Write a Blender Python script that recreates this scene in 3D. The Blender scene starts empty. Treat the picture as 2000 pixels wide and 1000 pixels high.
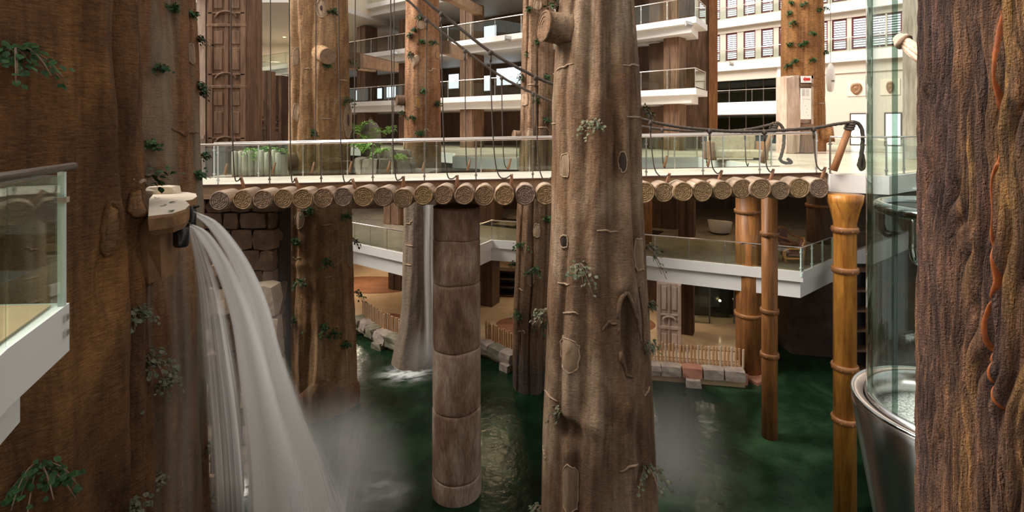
import bpy, bmesh, math, random
import numpy as np
from mathutils import Vector, Matrix, Quaternion

random.seed(7)
rng = np.random.default_rng(7)
scene = bpy.context.scene
COL = scene.collection
PI = math.pi

# ------------------------------------------------------------------ camera, sky, sun, exposure
F, HY, EYE = 1012.0, 250.0, 1.6          # focal length in px of the 2000x1000 frame, horizon row, eye height
cam_d = bpy.data.cameras.new('camera'); cam = bpy.data.objects.new('camera', cam_d); COL.objects.link(cam)
cam.location = (0, 0, EYE); cam.rotation_euler = (PI/2, 0, 0)
cam_d.sensor_width = 36; cam_d.lens = 36*F/2000; cam_d.shift_y = (HY-500)/2000
cam_d.clip_start = .05; cam_d.clip_end = 500
scene.camera = cam

world = bpy.data.worlds.new('world'); scene.world = world; world.use_nodes = True
bg = world.node_tree.nodes['Background']; bg.inputs[0].default_value = (1, .975, .945, 1); bg.inputs[1].default_value = .72

sun_d = bpy.data.lights.new('skylight_sun', 'SUN'); sun = bpy.data.objects.new('skylight_sun', sun_d); COL.objects.link(sun)
sun_d.energy = 6.5; sun_d.angle = math.radians(40); sun_d.color = (1, .94, .86)
sun.rotation_euler = Vector((.82, .06, -.74)).to_track_quat('-Z', 'Y').to_euler()

vs = scene.view_settings
vs.view_transform = 'Standard'; vs.look = 'None'; vs.gamma = 1; vs.use_curve_mapping = False; vs.exposure = 0.4
scene.cycles.max_bounces = 8; scene.cycles.transparent_max_bounces = 40; scene.cycles.volume_bounces = 1
scene.cycles.diffuse_bounces = 4; scene.cycles.caustics_reflective = False; scene.cycles.caustics_refractive = False

# ------------------------------------------------------------------ pixels to places
def W(px, py, D): return np.array([(px-1000)/F*D, D, EYE-(py-HY)/F*D])
def XD(px, D): return ((px-1000)/F*D, D)
def G(px, py, z):
    D = (EYE-z)*F/(py-HY); return np.array([(px-1000)/F*D, D, z])
def proj(p):
    p = np.asarray(p, float); return 1000+F*p[..., 0]/p[..., 1], HY-F*(p[..., 2]-EYE)/p[..., 1]

# ------------------------------------------------------------------ materials
def rgb(c): return (c[0], c[1], c[2], 1)
def nodes_of(name):
    m = bpy.data.materials.new(name); m.use_nodes = True
    nt = m.node_tree; return m, nt, nt.nodes, nt.links, nt.nodes['Principled BSDF']
def coords(nt, scale, kind='Object'):
    tc = nt.nodes.new('ShaderNodeTexCoord'); mp = nt.nodes.new('ShaderNodeMapping')
    mp.inputs['Scale'].default_value = scale if hasattr(scale, '__len__') else (scale,)*3
    nt.links.new(tc.outputs[kind], mp.inputs[0]); return mp.outputs[0]
def noise(nt, scale, detail=4, rough=.6, dist=0, kind='Object'):
    n = nt.nodes.new('ShaderNodeTexNoise'); n.inputs['Scale'].default_value = 1
    n.inputs['Detail'].default_value = detail; n.inputs['Roughness'].default_value = rough; n.inputs['Distortion'].default_value = dist
    nt.links.new(coords(nt, scale, kind), n.inputs['Vector']); return n.outputs['Fac']
def ramp(nt, fac, stops):
    r = nt.nodes.new('ShaderNodeValToRGB'); e = r.color_ramp.elements
    while len(e) < len(stops): e.new(.5)
    for el, (p, c) in zip(e, stops): el.position = p; el.color = rgb(c)
    nt.links.new(fac, r.inputs[0]); return r.outputs[0]
def mixc(nt, fac, a, b, mode='MIX'):
    m = nt.nodes.new('ShaderNodeMix'); m.data_type = 'RGBA'; m.blend_type = mode
    for i, v in ((0, fac), (6, a), (7, b)):
        if isinstance(v, (int, float)): m.inputs[i].default_value = v
        elif isinstance(v, tuple): m.inputs[i].default_value = rgb(v)
        else: nt.links.new(v, m.inputs[i])
    return m.outputs[2]
def mth(nt, op, a, b=0., c=None):
    m = nt.nodes.new('ShaderNodeMath'); m.operation = op
    for i, v in enumerate((a, b, c)):
        if v is None: continue
        if isinstance(v, (int, float)): m.inputs[i].default_value = v
        else: nt.links.new(v, m.inputs[i])
    return m.outputs[0]
def bump(nt, bsdf, h, strength=.4, dist=.02, normal=None):
    b = nt.nodes.new('ShaderNodeBump'); b.inputs['Strength'].default_value = strength; b.inputs['Distance'].default_value = dist
    nt.links.new(h, b.inputs['Height'])
    if normal is not None: nt.links.new(normal, b.inputs['Normal'])
    nt.links.new(b.outputs[0], bsdf.inputs['Normal']); return b.outputs[0]

def plain(name, c, rough=.6, metal=0, c2=None, scale=3., bstr=0, bscale=None, spec=None, bdist=.01):
    m, nt, N, L, B = nodes_of(name)
    B.inputs['Base Color'].default_value = rgb(c); B.inputs['Roughness'].default_value = rough; B.inputs['Metallic'].default_value = metal
    if spec is not None: B.inputs['Specular IOR Level'].default_value = spec
    if c2: L.new(ramp(nt, noise(nt, scale), [(.3, c), (.7, c2)]), B.inputs['Base Color'])
    if bstr: bump(nt, B, noise(nt, bscale or scale), bstr, bdist)
    return m

def bark(name, dark, mid, light, fibre=(9, 9, 55), patch=.9, bstr=.55, rough=.85, speck=None, wet=None, low=None, tint=None):
    """moulded trunk skin: patches of brown, fine sideways fibre, pits"""
    m, nt, N, L, B = nodes_of(name)
    big = noise(nt, (patch, patch, patch*.45), 6, .62, .4)
    base = ramp(nt, big, [(.30, dark), (.48, mid), (.68, light)])
    fib = noise(nt, fibre, 5, .7, .6)
    col = mixc(nt, .75, base, ramp(nt, fib, [(.32, (.36, .33, .31)), (.5, (1, 1, 1)), (.7, (1.5, 1.42, 1.3))]), 'MULTIPLY')
    drips = noise(nt, (7, 7, .35), 4, .6, .3)
    col = mixc(nt, .55, col, ramp(nt, drips, [(.34, (.38, .35, .33)), (.5, (1, 1, 1)), (.7, (1.3, 1.27, 1.22))]), 'MULTIPLY')
    if low:
        sx = N.new('ShaderNodeSeparateXYZ'); L.new(coords(nt, 1.), sx.inputs[0])
        f = mth(nt, 'MULTIPLY_ADD', drips, 3.0, sx.outputs[2])
        r_ = N.new('ShaderNodeMapRange'); r_.inputs[1].default_value = low[1]; r_.inputs[2].default_value = low[1]+low[2]; r_.inputs[3].default_value = .75; r_.inputs[4].default_value = 0; L.new(f, r_.inputs[0])
        col = mixc(nt, r_.outputs[0], col, mixc(nt, .8, low[0], ramp(nt, fib, [(.3, (.5, .5, .5)), (.7, (1.4, 1.4, 1.4))]), 'MULTIPLY'))
    if tint:
        tn = noise(nt, (.55, .55, .22), 3, .55, .8)
        col = mixc(nt, ramp(nt, tn, [(.42, (0, 0, 0)), (.60, (.75, .75, .75))]), col, mixc(nt, 1., col, tint, 'MULTIPLY'))
    if speck:
        sp = noise(nt, 60, 2, .5)
        col = mixc(nt, ramp(nt, sp, [(.64, (0, 0, 0)), (.76, (.8, .8, .8))]), col, speck)
    if wet:
        wn = noise(nt, (1.6, 1.6, .12), 3, .5, .2)
        col = mixc(nt, ramp(nt, wn, [(.48, (0, 0, 0)), (.7, (.8, .8, .8))]), col, wet)
    L.new(col, B.inputs['Base Color']); B.inputs['Roughness'].default_value = rough; B.inputs['Specular IOR Level'].default_value = .25
    h = mth(nt, 'ADD', mth(nt, 'MULTIPLY', fib, .7), mth(nt, 'MULTIPLY', noise(nt, 30, 3, .6), .5))
    h = mth(nt, 'ADD', h, mth(nt, 'MULTIPLY', noise(nt, (5, 5, 2.2), 4, .55), 2.2))
    bump(nt, B, h, min(1, bstr*1.4), .05)
    return m

def wood(name, dark, light, axis=2, rough=.6, stretch=14, bstr=.3):
    m, nt, N, L, B = nodes_of(name)
    sc = [stretch]*3; sc[axis] = .6
    n = noise(nt, tuple(sc), 6, .65, .8)
    pch = noise(nt, .8, 3)
    col = ramp(nt, n, [(.3, dark), (.7, light)])
    col = mixc(nt, .5, col, ramp(nt, pch, [(.3, (.6, .55, .5)), (.6, (1.1, 1.1, 1.1))]), 'MULTIPLY')
    L.new(col, B.inputs['Base Color']); B.inputs['Roughness'].default_value = rough; B.inputs['Specular IOR Level'].default_value = .3
    bump(nt, B, n, bstr, .02); return m

def glass(name, tint, refl=1.0, rough=.02, ior=1.45):
    m, nt, N, L, B = nodes_of(name); N.remove(B)
    tr = N.new('ShaderNodeBsdfTransparent'); tr.inputs[0].default_value = rgb(tint)
    gl = N.new('ShaderNodeBsdfGlossy'); gl.inputs['Roughness'].default_value = rough; gl.inputs[0].default_value = (.95, 1, .97, 1)
    lw = N.new('ShaderNodeLayerWeight'); lw.inputs[0].default_value = .5
    mx = N.new('ShaderNodeMixShader'); L.new(mth(nt, 'MULTIPLY', mth(nt, 'MULTIPLY_ADD', mth(nt, 'POWER', lw.outputs['Facing'], 5.), .9, .035), refl), mx.inputs[0])
    L.new(tr.outputs[0], mx.inputs[1]); L.new(gl.outputs[0], mx.inputs[2])
    L.new(mx.outputs[0], N['Material Output'].inputs[0]); return m

def emit(name, c, s):
    m, nt, N, L, B = nodes_of(name)
    B.inputs['Base Color'].default_value = rgb(c); B.inputs['Emission Color'].default_value = rgb(c); B.inputs['Emission Strength'].default_value = s
    return m

M = {}
M['white'] = plain('white_paint', (.74, .72, .695), .55, c2=(.70, .68, .655), scale=.8)
M['soffit'] = plain('soffit_paint', (.72, .68, .63), .7)
M['cream'] = plain('cream_paint', (.74, .64, .49), .7, c2=(.77, .67, .53), scale=.5)
M['wallwarm'] = plain('warm_white_wall', (.56, .49, .41), .7, c2=(.52, .45, .375), scale=.4)
M['steel'] = plain('brushed_steel', (.62, .6, .57), .3, 1)
M['rail'] = plain('satin_handrail', (.78, .70, .64), .28, 1)
M['chrome'] = plain('polished_chrome', (.42, .44, .43), .08, 1)
M['darksteel'] = plain('dark_steel', (.16, .13, .11), .4, .8)
M['glass'] = glass('clear_glass', (.90, .94, .91), 1.0)
M['glassgreen'] = glass('green_edge_glass', (.84, .90, .86), .9)
M['liftglass'] = glass('lift_glass', (.925, .955, .94), 1.1, .01)
M['darkglass'] = glass('shop_glass', (.32, .36, .31), 1.0)
M['glassedge'] = plain('glass_edge', (.55, .68, .62), .2, 0)
M['t1'] = bark('bark_rust', (.040, .017, .008), (.155, .070, .024), (.34, .165, .055), (7, 7, 40), .7, .8, speck=(.26, .17, .10))
M['t2'] = bark('bark_umber', (.07, .032, .016), (.19, .092, .042), (.33, .19, .10), (7, 7, 45), .7, .55, wet=(.24, .22, .16))
M['t3'] = bark('bark_tan', (.075, .040, .022), (.17, .104, .062), (.33, .24, .165), (10, 10, 60), .9, .55, tint=(.86, .71, .56))
M['t4'] = bark('bark_amber', (.11, .055, .025), (.255, .138, .062), (.44, .285, .16), (8, 8, 36), .8, .5)
M['t5'] = bark('bark_russet', (.135, .058, .026), (.27, .125, .058), (.40, .23, .13), (6, 6, 26), .9, .45, low=((.235, .20, .155), 8.6, 3.5))
M['t5low'] = bark('bark_wet_grey', (.085, .07, .05), (.20, .17, .13), (.33, .29, .23), (6, 6, 26), .9, .5, rough=.5)
M['t6'] = bark('bark_brown', (.08, .045, .026), (.19, .11, .062), (.33, .21, .13), (6, 6, 30), .9, .5, low=((.075, .066, .06), 2.6, 1.2))
M['t7'] = bark('bark_ginger', (.13, .055, .02), (.27, .125, .045), (.36, .18, .075), (5, 5, 22), .5, .35)
M['scar'] = plain('scar_wood', (.27, .18, .11), .8, c2=(.16, .098, .055), scale=(12, 12, 2.5), bstr=.5, bscale=(24, 24, 3))
M['scarlight'] = plain('scar_pale', (.44, .30, .19), .8, c2=(.33, .215, .13), scale=6, bstr=.2)
M['scarorange'] = plain('scar_orange', (.42, .21, .06), .8, c2=(.33, .15, .04), scale=6, bstr=.2)
M['scarrim'] = plain('scar_rim', (.34, .235, .155), .85, c2=(.24, .155, .10), scale=14, bstr=.4)
M['hole'] = plain('knot_hole', (.035, .022, .014), .9)
M['rope'] = plain('tarred_rope', (.045, .032, .025), .85, c2=(.10, .075, .056), scale=40, bstr=.5, bscale=(60, 60, 60))
M['peg'] = plain('peg_wood', (.22, .10, .05), .65, c2=(.33, .16, .08), scale=(20, 20, 4), bstr=.3)
M['deck'] = wood('bridge_deck', (.56, .48, .41), (.70, .63, .56), 0, .55, 10, .1)
M['fascia'] = wood('bridge_fascia', (.24, .145, .085), (.48, .33, .21), 0, .7, 5, .3)
M['postwood'] = wood('post_wood', (.22, .09, .035), (.40, .18, .075), 2, .5, 16, .25)
M['pillar'] = wood('pillar_bark', (.085, .046, .028), (.27, .155, .092), 2, .8, 6, .6)
M['pillarlight'] = wood('pillar_bark_pale', (.34, .23, .17), (.58, .44, .35), 2, .8, 5, .4)
M['pillargrey'] = wood('pillar_bark_grey', (.16, .125, .10), (.36, .30, .25), 2, .8, 5, .5)
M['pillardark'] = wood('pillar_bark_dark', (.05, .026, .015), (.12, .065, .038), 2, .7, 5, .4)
M['bamboo'] = wood('amber_column', (.20, .062, .013), (.62, .285, .055), 2, .34, 6, .12)
M['bamboodull'] = wood('rust_column', (.15, .058, .022), (.42, .18, .055), 2, .42, 6, .15)
M['band'] = plain('column_hoop', (.33, .15, .06), .4, c2=(.24, .10, .035), scale=8)
M['rock'] = plain('ledge_rock', (.30, .155, .062), .75, c2=(.15, .07, .028), scale=2.2, bstr=.8, bscale=6, bdist=.05)
M['rocktoplit'] = plain('ledge_top_lit', (.72, .60, .46), .75, c2=(.82, .72, .58), scale=3, bstr=.4, bscale=9)  # cream stone, made paler than the rim to carry strong top light
M['stone'] = plain('stacked_stone', (.075, .040, .021), .8, c2=(.19, .112, .062), scale=2.3, bstr=.7, bscale=7, bdist=.04)
M['stonepale'] = plain('pale_stone', (.52, .41, .30), .8, c2=(.34, .25, .165), scale=2.0, bstr=.7, bscale=5, bdist=.04)
M['mortar'] = plain('dark_joint', (.03, .02, .013), .9)
M['curb'] = plain('curb_stone', (.42, .345, .29), .75, c2=(.25, .19, .155), scale=3, bstr=.4, bscale=9)
M['curbmoss'] = plain('mossy_curb', (.30, .26, .205), .8, c2=(.10, .105, .05), scale=2.2, bstr=.5, bscale=9)
M['brick'] = plain('red_curb', (.42, .19, .125), .65, c2=(.33, .14, .09), scale=3, bstr=.3, bscale=9)
M['fence'] = wood('fence_pole', (.36, .185, .085), (.60, .36, .19), 2, .6, 20, .2)
M['fencepale'] = wood('fence_pole_pale', (.42, .29, .20), (.62, .47, .35), 2, .7, 20, .2)
M['marble'] = plain('tan_marble', (.52, .36, .21), .16, c2=(.62, .46, .29), scale=(1.1, 1.1, 1))
M['lobbyfloor'] = wood('lobby_stone', (.66, .54, .42), (.76, .66, .54), 0, .25, 3, 0)
M['redfloor'] = wood('red_wood_inlay', (.22, .095, .05), (.33, .155, .085), 0, .25, 4, .05)
M['mezzfloor'] = plain('mezz_stone', (.24, .20, .145), .12, c2=(.31, .265, .20), scale=1.5)
M['inlay'] = plain('black_inlay', (.02, .022, .02), .12)
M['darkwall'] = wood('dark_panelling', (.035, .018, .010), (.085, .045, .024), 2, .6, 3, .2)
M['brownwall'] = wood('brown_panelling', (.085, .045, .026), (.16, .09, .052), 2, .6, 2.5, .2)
M['caverock'] = plain('cave_rock', (.03, .018, .012), .9, c2=(.075, .045, .03), scale=1.5, bstr=.8, bscale=3, bdist=.08)
M['redframe'] = plain('maroon_frame', (.13, .012, .016), .45)
M['blind'] = plain('louvre_slat', (.80, .78, .76), .5)
M['daylight'] = emit('daylight_pane', (.86, .93, 1.0), .9)
M['litblind'] = emit('lit_louvre', (.95, .95, 1.0), .5)  # slats glow by emission, standing in for daylight behind them
M['dimpane'] = plain('dim_pane', (.10, .06, .07), .2)
M['lampwarm'] = emit('lamp_glow', (1, .72, .38), 8)
M['bronze'] = plain('bronze_relief', (.16, .075, .03), .5, c2=(.26, .13, .05), scale=12, bstr=.5)
M['tile'] = plain('plaque_tile', (.70, .60, .49), .6, c2=(.64, .54, .43), scale=5)
M['signwhite'] = plain('sign_face', (.82, .78, .72), .4)
M['signred'] = plain('sign_red', (.60, .02, .02), .4)
M['signink'] = plain('sign_ink', (.30, .25, .23), .6)
M['tub'] = plain('brushed_tub', (.55, .54, .54), .22, 1, bstr=.05, bscale=(3, 3, .3))
M['carpet'] = None
M['black'] = plain('black_plastic', (.015, .015, .016), .3)
M['gloss'] = plain('black_gloss', (.010, .012, .012), .35, spec=.2)
M['edgeglass'] = glass('lift_edge_glass', (.50, .58, .54), 1.0)
M['rattan'] = plain('rattan_cane', (.52, .26, .075), .4, c2=(.40, .18, .05), scale=9)
M['cushion'] = plain('woven_cushion', (.15, .06, .045), .9, c2=(.24, .12, .09), scale=40, bstr=.4, bscale=50)
M['paleseat'] = plain('pale_upholstery', (.42, .38, .33), .8, c2=(.36, .32, .28), scale=5)
M['floral'] = plain('floral_fabric', (.62, .56, .42), .9, c2=(.50, .36, .22), scale=9)
M['birch'] = wood('birch_planter', (.46, .36, .27), (.78, .72, .63), 2, .7, 9, .3)
M['soil'] = plain('soil', (.05, .03, .02), .95)
M['pipe'] = plain('wet_black_spout', (.012, .011, .010), .25)
M['fittinggrey'] = plain('floodlight_body', (.30, .29, .28), .5)
M['trunkstub'] = plain('sawn_stub', (.30, .19, .12), .85, c2=(.18, .105, .06), scale=7, bstr=.5, bscale=12)
M['strawtip'] = wood('pale_bundle', (.52, .34, .24), (.80, .62, .48), 0, .7, 16, .3)
M['fern'] = plain('fern_leaf', (.16, .32, .035), .5, c2=(.30, .48, .09), scale=6)

def leafmat(name, a, b, rough=.45):
    m, nt, N, L, B = nodes_of(name)
    oi = N.new('ShaderNodeObjectInfo')
    n = noise(nt, 5, 2)
    f = mth(nt, 'ADD', mth(nt, 'MULTIPLY', n, .9), mth(nt, 'MULTIPLY', oi.outputs['Random'], .2))
    L.new(ramp(nt, f, [(.35, a), (.7, b)]), B.inputs['Base Color']); B.inputs['Roughness'].default_value = rough; B.inputs['Specular IOR Level'].default_value = .2
    return m
M['leaf'] = leafmat('ivy_leaf', (.010, .026, .008), (.040, .10, .028), .55)
M['leafdusty'] = leafmat('dusty_leaf', (.025, .05, .022), (.17, .16, .10), .7)
M['twig'] = plain('twig', (.20, .13, .08), .8)

def log_end_mat():
    m, nt, N, L, B = nodes_of('log_end_rings')
    tc = N.new('ShaderNodeTexCoord'); wv = N.new('ShaderNodeTexWave'); wv.wave_type = 'RINGS'; wv.rings_direction = 'Y'
    wv.inputs['Scale'].default_value = 6; wv.inputs['Distortion'].default_value = 4.5; wv.inputs['Detail'].default_value = 3; wv.inputs['Detail Scale'].default_value = 2
    L.new(tc.outputs['Object'], wv.inputs['Vector'])
    oi = N.new('ShaderNodeObjectInfo')
    base = ramp(nt, oi.outputs['Random'], [(0, (.27, .19, .145)), (.5, (.34, .225, .135)), (1, (.40, .26, .12))])
    col = mixc(nt, .8, base, ramp(nt, wv.outputs[0], [(.1, (.5, .46, .44)), (.75, (1.15, 1.12, 1.08))]), 'MULTIPLY')
    col = mixc(nt, .85, col, ramp(nt, noise(nt, 11, 4, .7), [(.3, (.4, .38, .36)), (.6, (1.15, 1.12, 1.1))]), 'MULTIPLY')
    L.new(col, B.inputs['Base Color']); B.inputs['Roughness'].default_value = .85
    bump(nt, B, wv.outputs[0], .5, .02); return m
M['logend'] = log_end_mat()
M['logside'] = wood('log_side', (.24, .16, .11), (.52, .40, .30), 1, .85, 12, .5)

def drum_mat(nm, k):
    m, nt, N, L, B = nodes_of(nm)
    base = ramp(nt, noise(nt, (1.2, 1.2, .5), 5, .6, .3), [(.36-k, (.12, .060, .036)), (.5-k, (.27, .165, .11)), (.66-k, (.50, .39, .31))])
    fine = noise(nt, (22, 22, 4), 5, .7)
    col = mixc(nt, .7, base, ramp(nt, fine, [(.32, (.42, .37, .34)), (.65, (1.35, 1.32, 1.26))]), 'MULTIPLY')
    L.new(col, B.inputs['Base Color']); B.inputs['Roughness'].default_value = .7; bump(nt, B, fine, .4, .02); return m
M['drum'] = drum_mat('drum_column', 0.); M['drumpale'] = drum_mat('drum_column_pale', .07)

def deep_bark():
    m, nt, N, L, B = nodes_of('deep_bark')
    n = noise(nt, (34, 34, 2.6), 6, .72, .5); g = noise(nt, (6, 6, .6), 4, .6)
    base = ramp(nt, g, [(.38, (.070, .038, .031)), (.52, (.135, .068, .038)), (.68, (.29, .155, .048))])
    col = mixc(nt, .85, base, ramp(nt, n, [(.34, (.12, .10, .10)), (.5, (.85, .82, .80)), (.66, (2.1, 1.95, 1.8))]), 'MULTIPLY')
    L.new(col, B.inputs['Base Color']); B.inputs['Roughness'].default_value = .7; B.inputs['Specular IOR Level'].default_value = .35
    bump(nt, B, mth(nt, 'ADD', n, mth(nt, 'MULTIPLY', noise(nt, 120, 2), .3)), 1.0, .045); return m
M['t8'] = deep_bark()
M['resin'] = plain('orange_crack', (.30, .075, .010), .7, c2=(.14, .032, .006), scale=24)

def carpet_mat():
    m, nt, N, L, B = nodes_of('speckled_carpet')
    L.new(ramp(nt, noise(nt, 55, 2, .7), [(.38, (.23, .23, .22)), (.5, (.56, .56, .54)), (.62, (.72, .72, .70))]), B.inputs['Base Color'])
    B.inputs['Roughness'].default_value = .95; return m
M['carpet'] = carpet_mat()

def water_mat():
    m, nt, N, L, B = nodes_of('green_pool')
    a = noise(nt, .30, 4, .55, .6); b = noise(nt, 1.4, 4, .6, .4)
    col = ramp(nt, a, [(.33, (.003, .009, .004)), (.5, (.009, .027, .013)), (.68, (.034, .075, .036))])
    col = mixc(nt, .6, col, ramp(nt, b, [(.35, (.5, .55, .5)), (.65, (1.35, 1.3, 1.2))]), 'MULTIPLY')
    L.new(col, B.inputs['Base Color']); B.inputs['Roughness'].default_value = .22; B.inputs['IOR'].default_value = 1.28
    bump(nt, B, mth(nt, 'ADD', noise(nt, 2.2, 3, .5), mth(nt, 'MULTIPLY', noise(nt, 7, 2), .3)), .35, .06); return m
M['water'] = water_mat()

def fall_mat(name, dens=1.0, lo=.40, hi=.62, streak=26, plume=False):
    """silky falling water: white scattering streaks that thin out towards the edges of the sheet"""
    m, nt, N, L, B = nodes_of(name)
    tc = N.new('ShaderNodeTexCoord'); sp = N.new('ShaderNodeSeparateXYZ'); L.new(tc.outputs['UV'], sp.inputs[0])
    v, u = sp.outputs[0], sp.outputs[1]
    st = noise(nt, (streak, .8, 1), 4, .6, .1, 'UV'); cl = noise(nt, (3, 3, 1), 3, .6, .3, 'UV')
    edge = mth(nt, 'SMOOTH_MIN', mth(nt, 'MULTIPLY', v, 4.5), mth(nt, 'MULTIPLY', mth(nt, 'SUBTRACT', 1, v), 4.5), .3)
    edge = mth(nt, 'MINIMUM', mth(nt, 'MAXIMUM', edge, 0), 1)
    s = N.new('ShaderNodeMapRange'); s.inputs[1].default_value = lo; s.inputs[2].default_value = hi; L.new(st, s.inputs[0])
    al = mth(nt, 'MULTIPLY', edge, mth(nt, 'MULTIPLY_ADD', s.outputs[0], .75, .25))
    al = mth(nt, 'MULTIPLY', al, mth(nt, 'MULTIPLY_ADD', cl, .5, .7))
    endf = mth(nt, 'MINIMUM', mth(nt, 'MULTIPLY', mth(nt, 'SUBTRACT', 1.0, u), 5), 1)
    if plume: endf = mth(nt, 'MULTIPLY', endf, mth(nt, 'MINIMUM', mth(nt, 'MULTIPLY', u, 1.6), 1))
    al = mth(nt, 'MINIMUM', mth(nt, 'MULTIPLY', mth(nt, 'MULTIPLY', al, endf), dens), .97)
    N.remove(B)
    df = N.new('ShaderNodeBsdfDiffuse'); df.inputs[0].default_value = (.97, .96, .95, 1)
    tl = N.new('ShaderNodeBsdfTranslucent'); tl.inputs[0].default_value = (.97, .96, .95, 1)
    ad = N.new('ShaderNodeMixShader'); ad.inputs[0].default_value = .5; L.new(df.outputs[0], ad.inputs[1]); L.new(tl.outputs[0], ad.inputs[2])
    tr = N.new('ShaderNodeBsdfTransparent'); mx = N.new('ShaderNodeMixShader')
    L.new(al, mx.inputs[0]); L.new(tr.outputs[0], mx.inputs[1]); L.new(ad.outputs[0], mx.inputs[2])
    L.new(mx.outputs[0], N['Material Output'].inputs[0]); return m
M['fall'] = fall_mat('falling_water', 2.6, .34, .66, 20)
M['fallthin'] = fall_mat('thin_falling_water', 1.1, .32, .66, 16)
M['veil'] = fall_mat('wet_veil', .16, .3, .8, 12)
M['plume'] = fall_mat('splash_plume', 1.1, .2, .8, 9, True)

def foam_mat(name, k=1.):
    m, nt, N, L, B = nodes_of(name); N.remove(B)
    tc = N.new('ShaderNodeTexCoord'); g = N.new('ShaderNodeTexGradient'); g.gradient_type = 'QUADRATIC_SPHERE'
    L.new(tc.outputs['Object'], g.inputs[0])
    n = noise(nt, (2.2, 3.6, 1), 4, .6, .5)
    r = N.new('ShaderNodeMapRange'); r.inputs[1].default_value = .36; r.inputs[2].default_value = .66; L.new(n, r.inputs[0])
    al = mth(nt, 'MINIMUM', mth(nt, 'MULTIPLY', mth(nt, 'MULTIPLY', g.outputs[0], r.outputs[0]), k*2.6), .95)
    df = N.new('ShaderNodeBsdfDiffuse'); df.inputs[0].default_value = (.85, .88, .87, 1)
    tr = N.new('ShaderNodeBsdfTransparent'); mx = N.new('ShaderNodeMixShader')
    L.new(al, mx.inputs[0]); L.new(tr.outputs[0], mx.inputs[1]); L.new(df.outputs[0], mx.inputs[2])
    L.new(mx.outputs[0], N['Material Output'].inputs[0]); return m
M['foam'] = foam_mat('foam', 1.0)

def mist_mat(name, dens):
    m, nt, N, L, B = nodes_of(name); N.remove(B)
    tc = N.new('ShaderNodeTexCoord'); g = N.new('ShaderNodeTexGradient'); g.gradient_type = 'QUADRATIC_SPHERE'
    L.new(tc.outputs['Object'], g.inputs[0])
    vs_ = N.new('ShaderNodeVolumeScatter'); vs_.inputs[0].default_value = (.93, .95, .96, 1); vs_.inputs['Anisotropy'].default_value = .2
    L.new(mth(nt, 'MULTIPLY', g.outputs[0], dens), vs_.inputs['Density'])
    L.new(vs_.outputs[0], N['Material Output'].inputs['Volume']); return m

# ------------------------------------------------------------------ mesh building
def wloc(o):
    p = Vector((0, 0, 0))
    while o is not None: p += o.location; o = o.parent
    return p
def tag(o, label=None, cat=None, group=None, kind=None):
    if label: o['label'] = label
    if cat: o['category'] = cat
    if group: o['group'] = group
    if kind: o['kind'] = kind
    return o
def link(name, data, parent=None, loc=None, rot=None, scale=None):
    o = bpy.data.objects.new(name, data); COL.objects.link(o)
    if parent is not None: o.parent = parent
    if loc is not None: o.location = loc
    if rot is not None: o.rotation_euler = rot
    if scale is not None: o.scale = scale
    return o
def thing(name, loc, label, cat, group=None):
    return tag(link(name, None, None, tuple(float(v) for v in loc)), label, cat, group)

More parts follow.
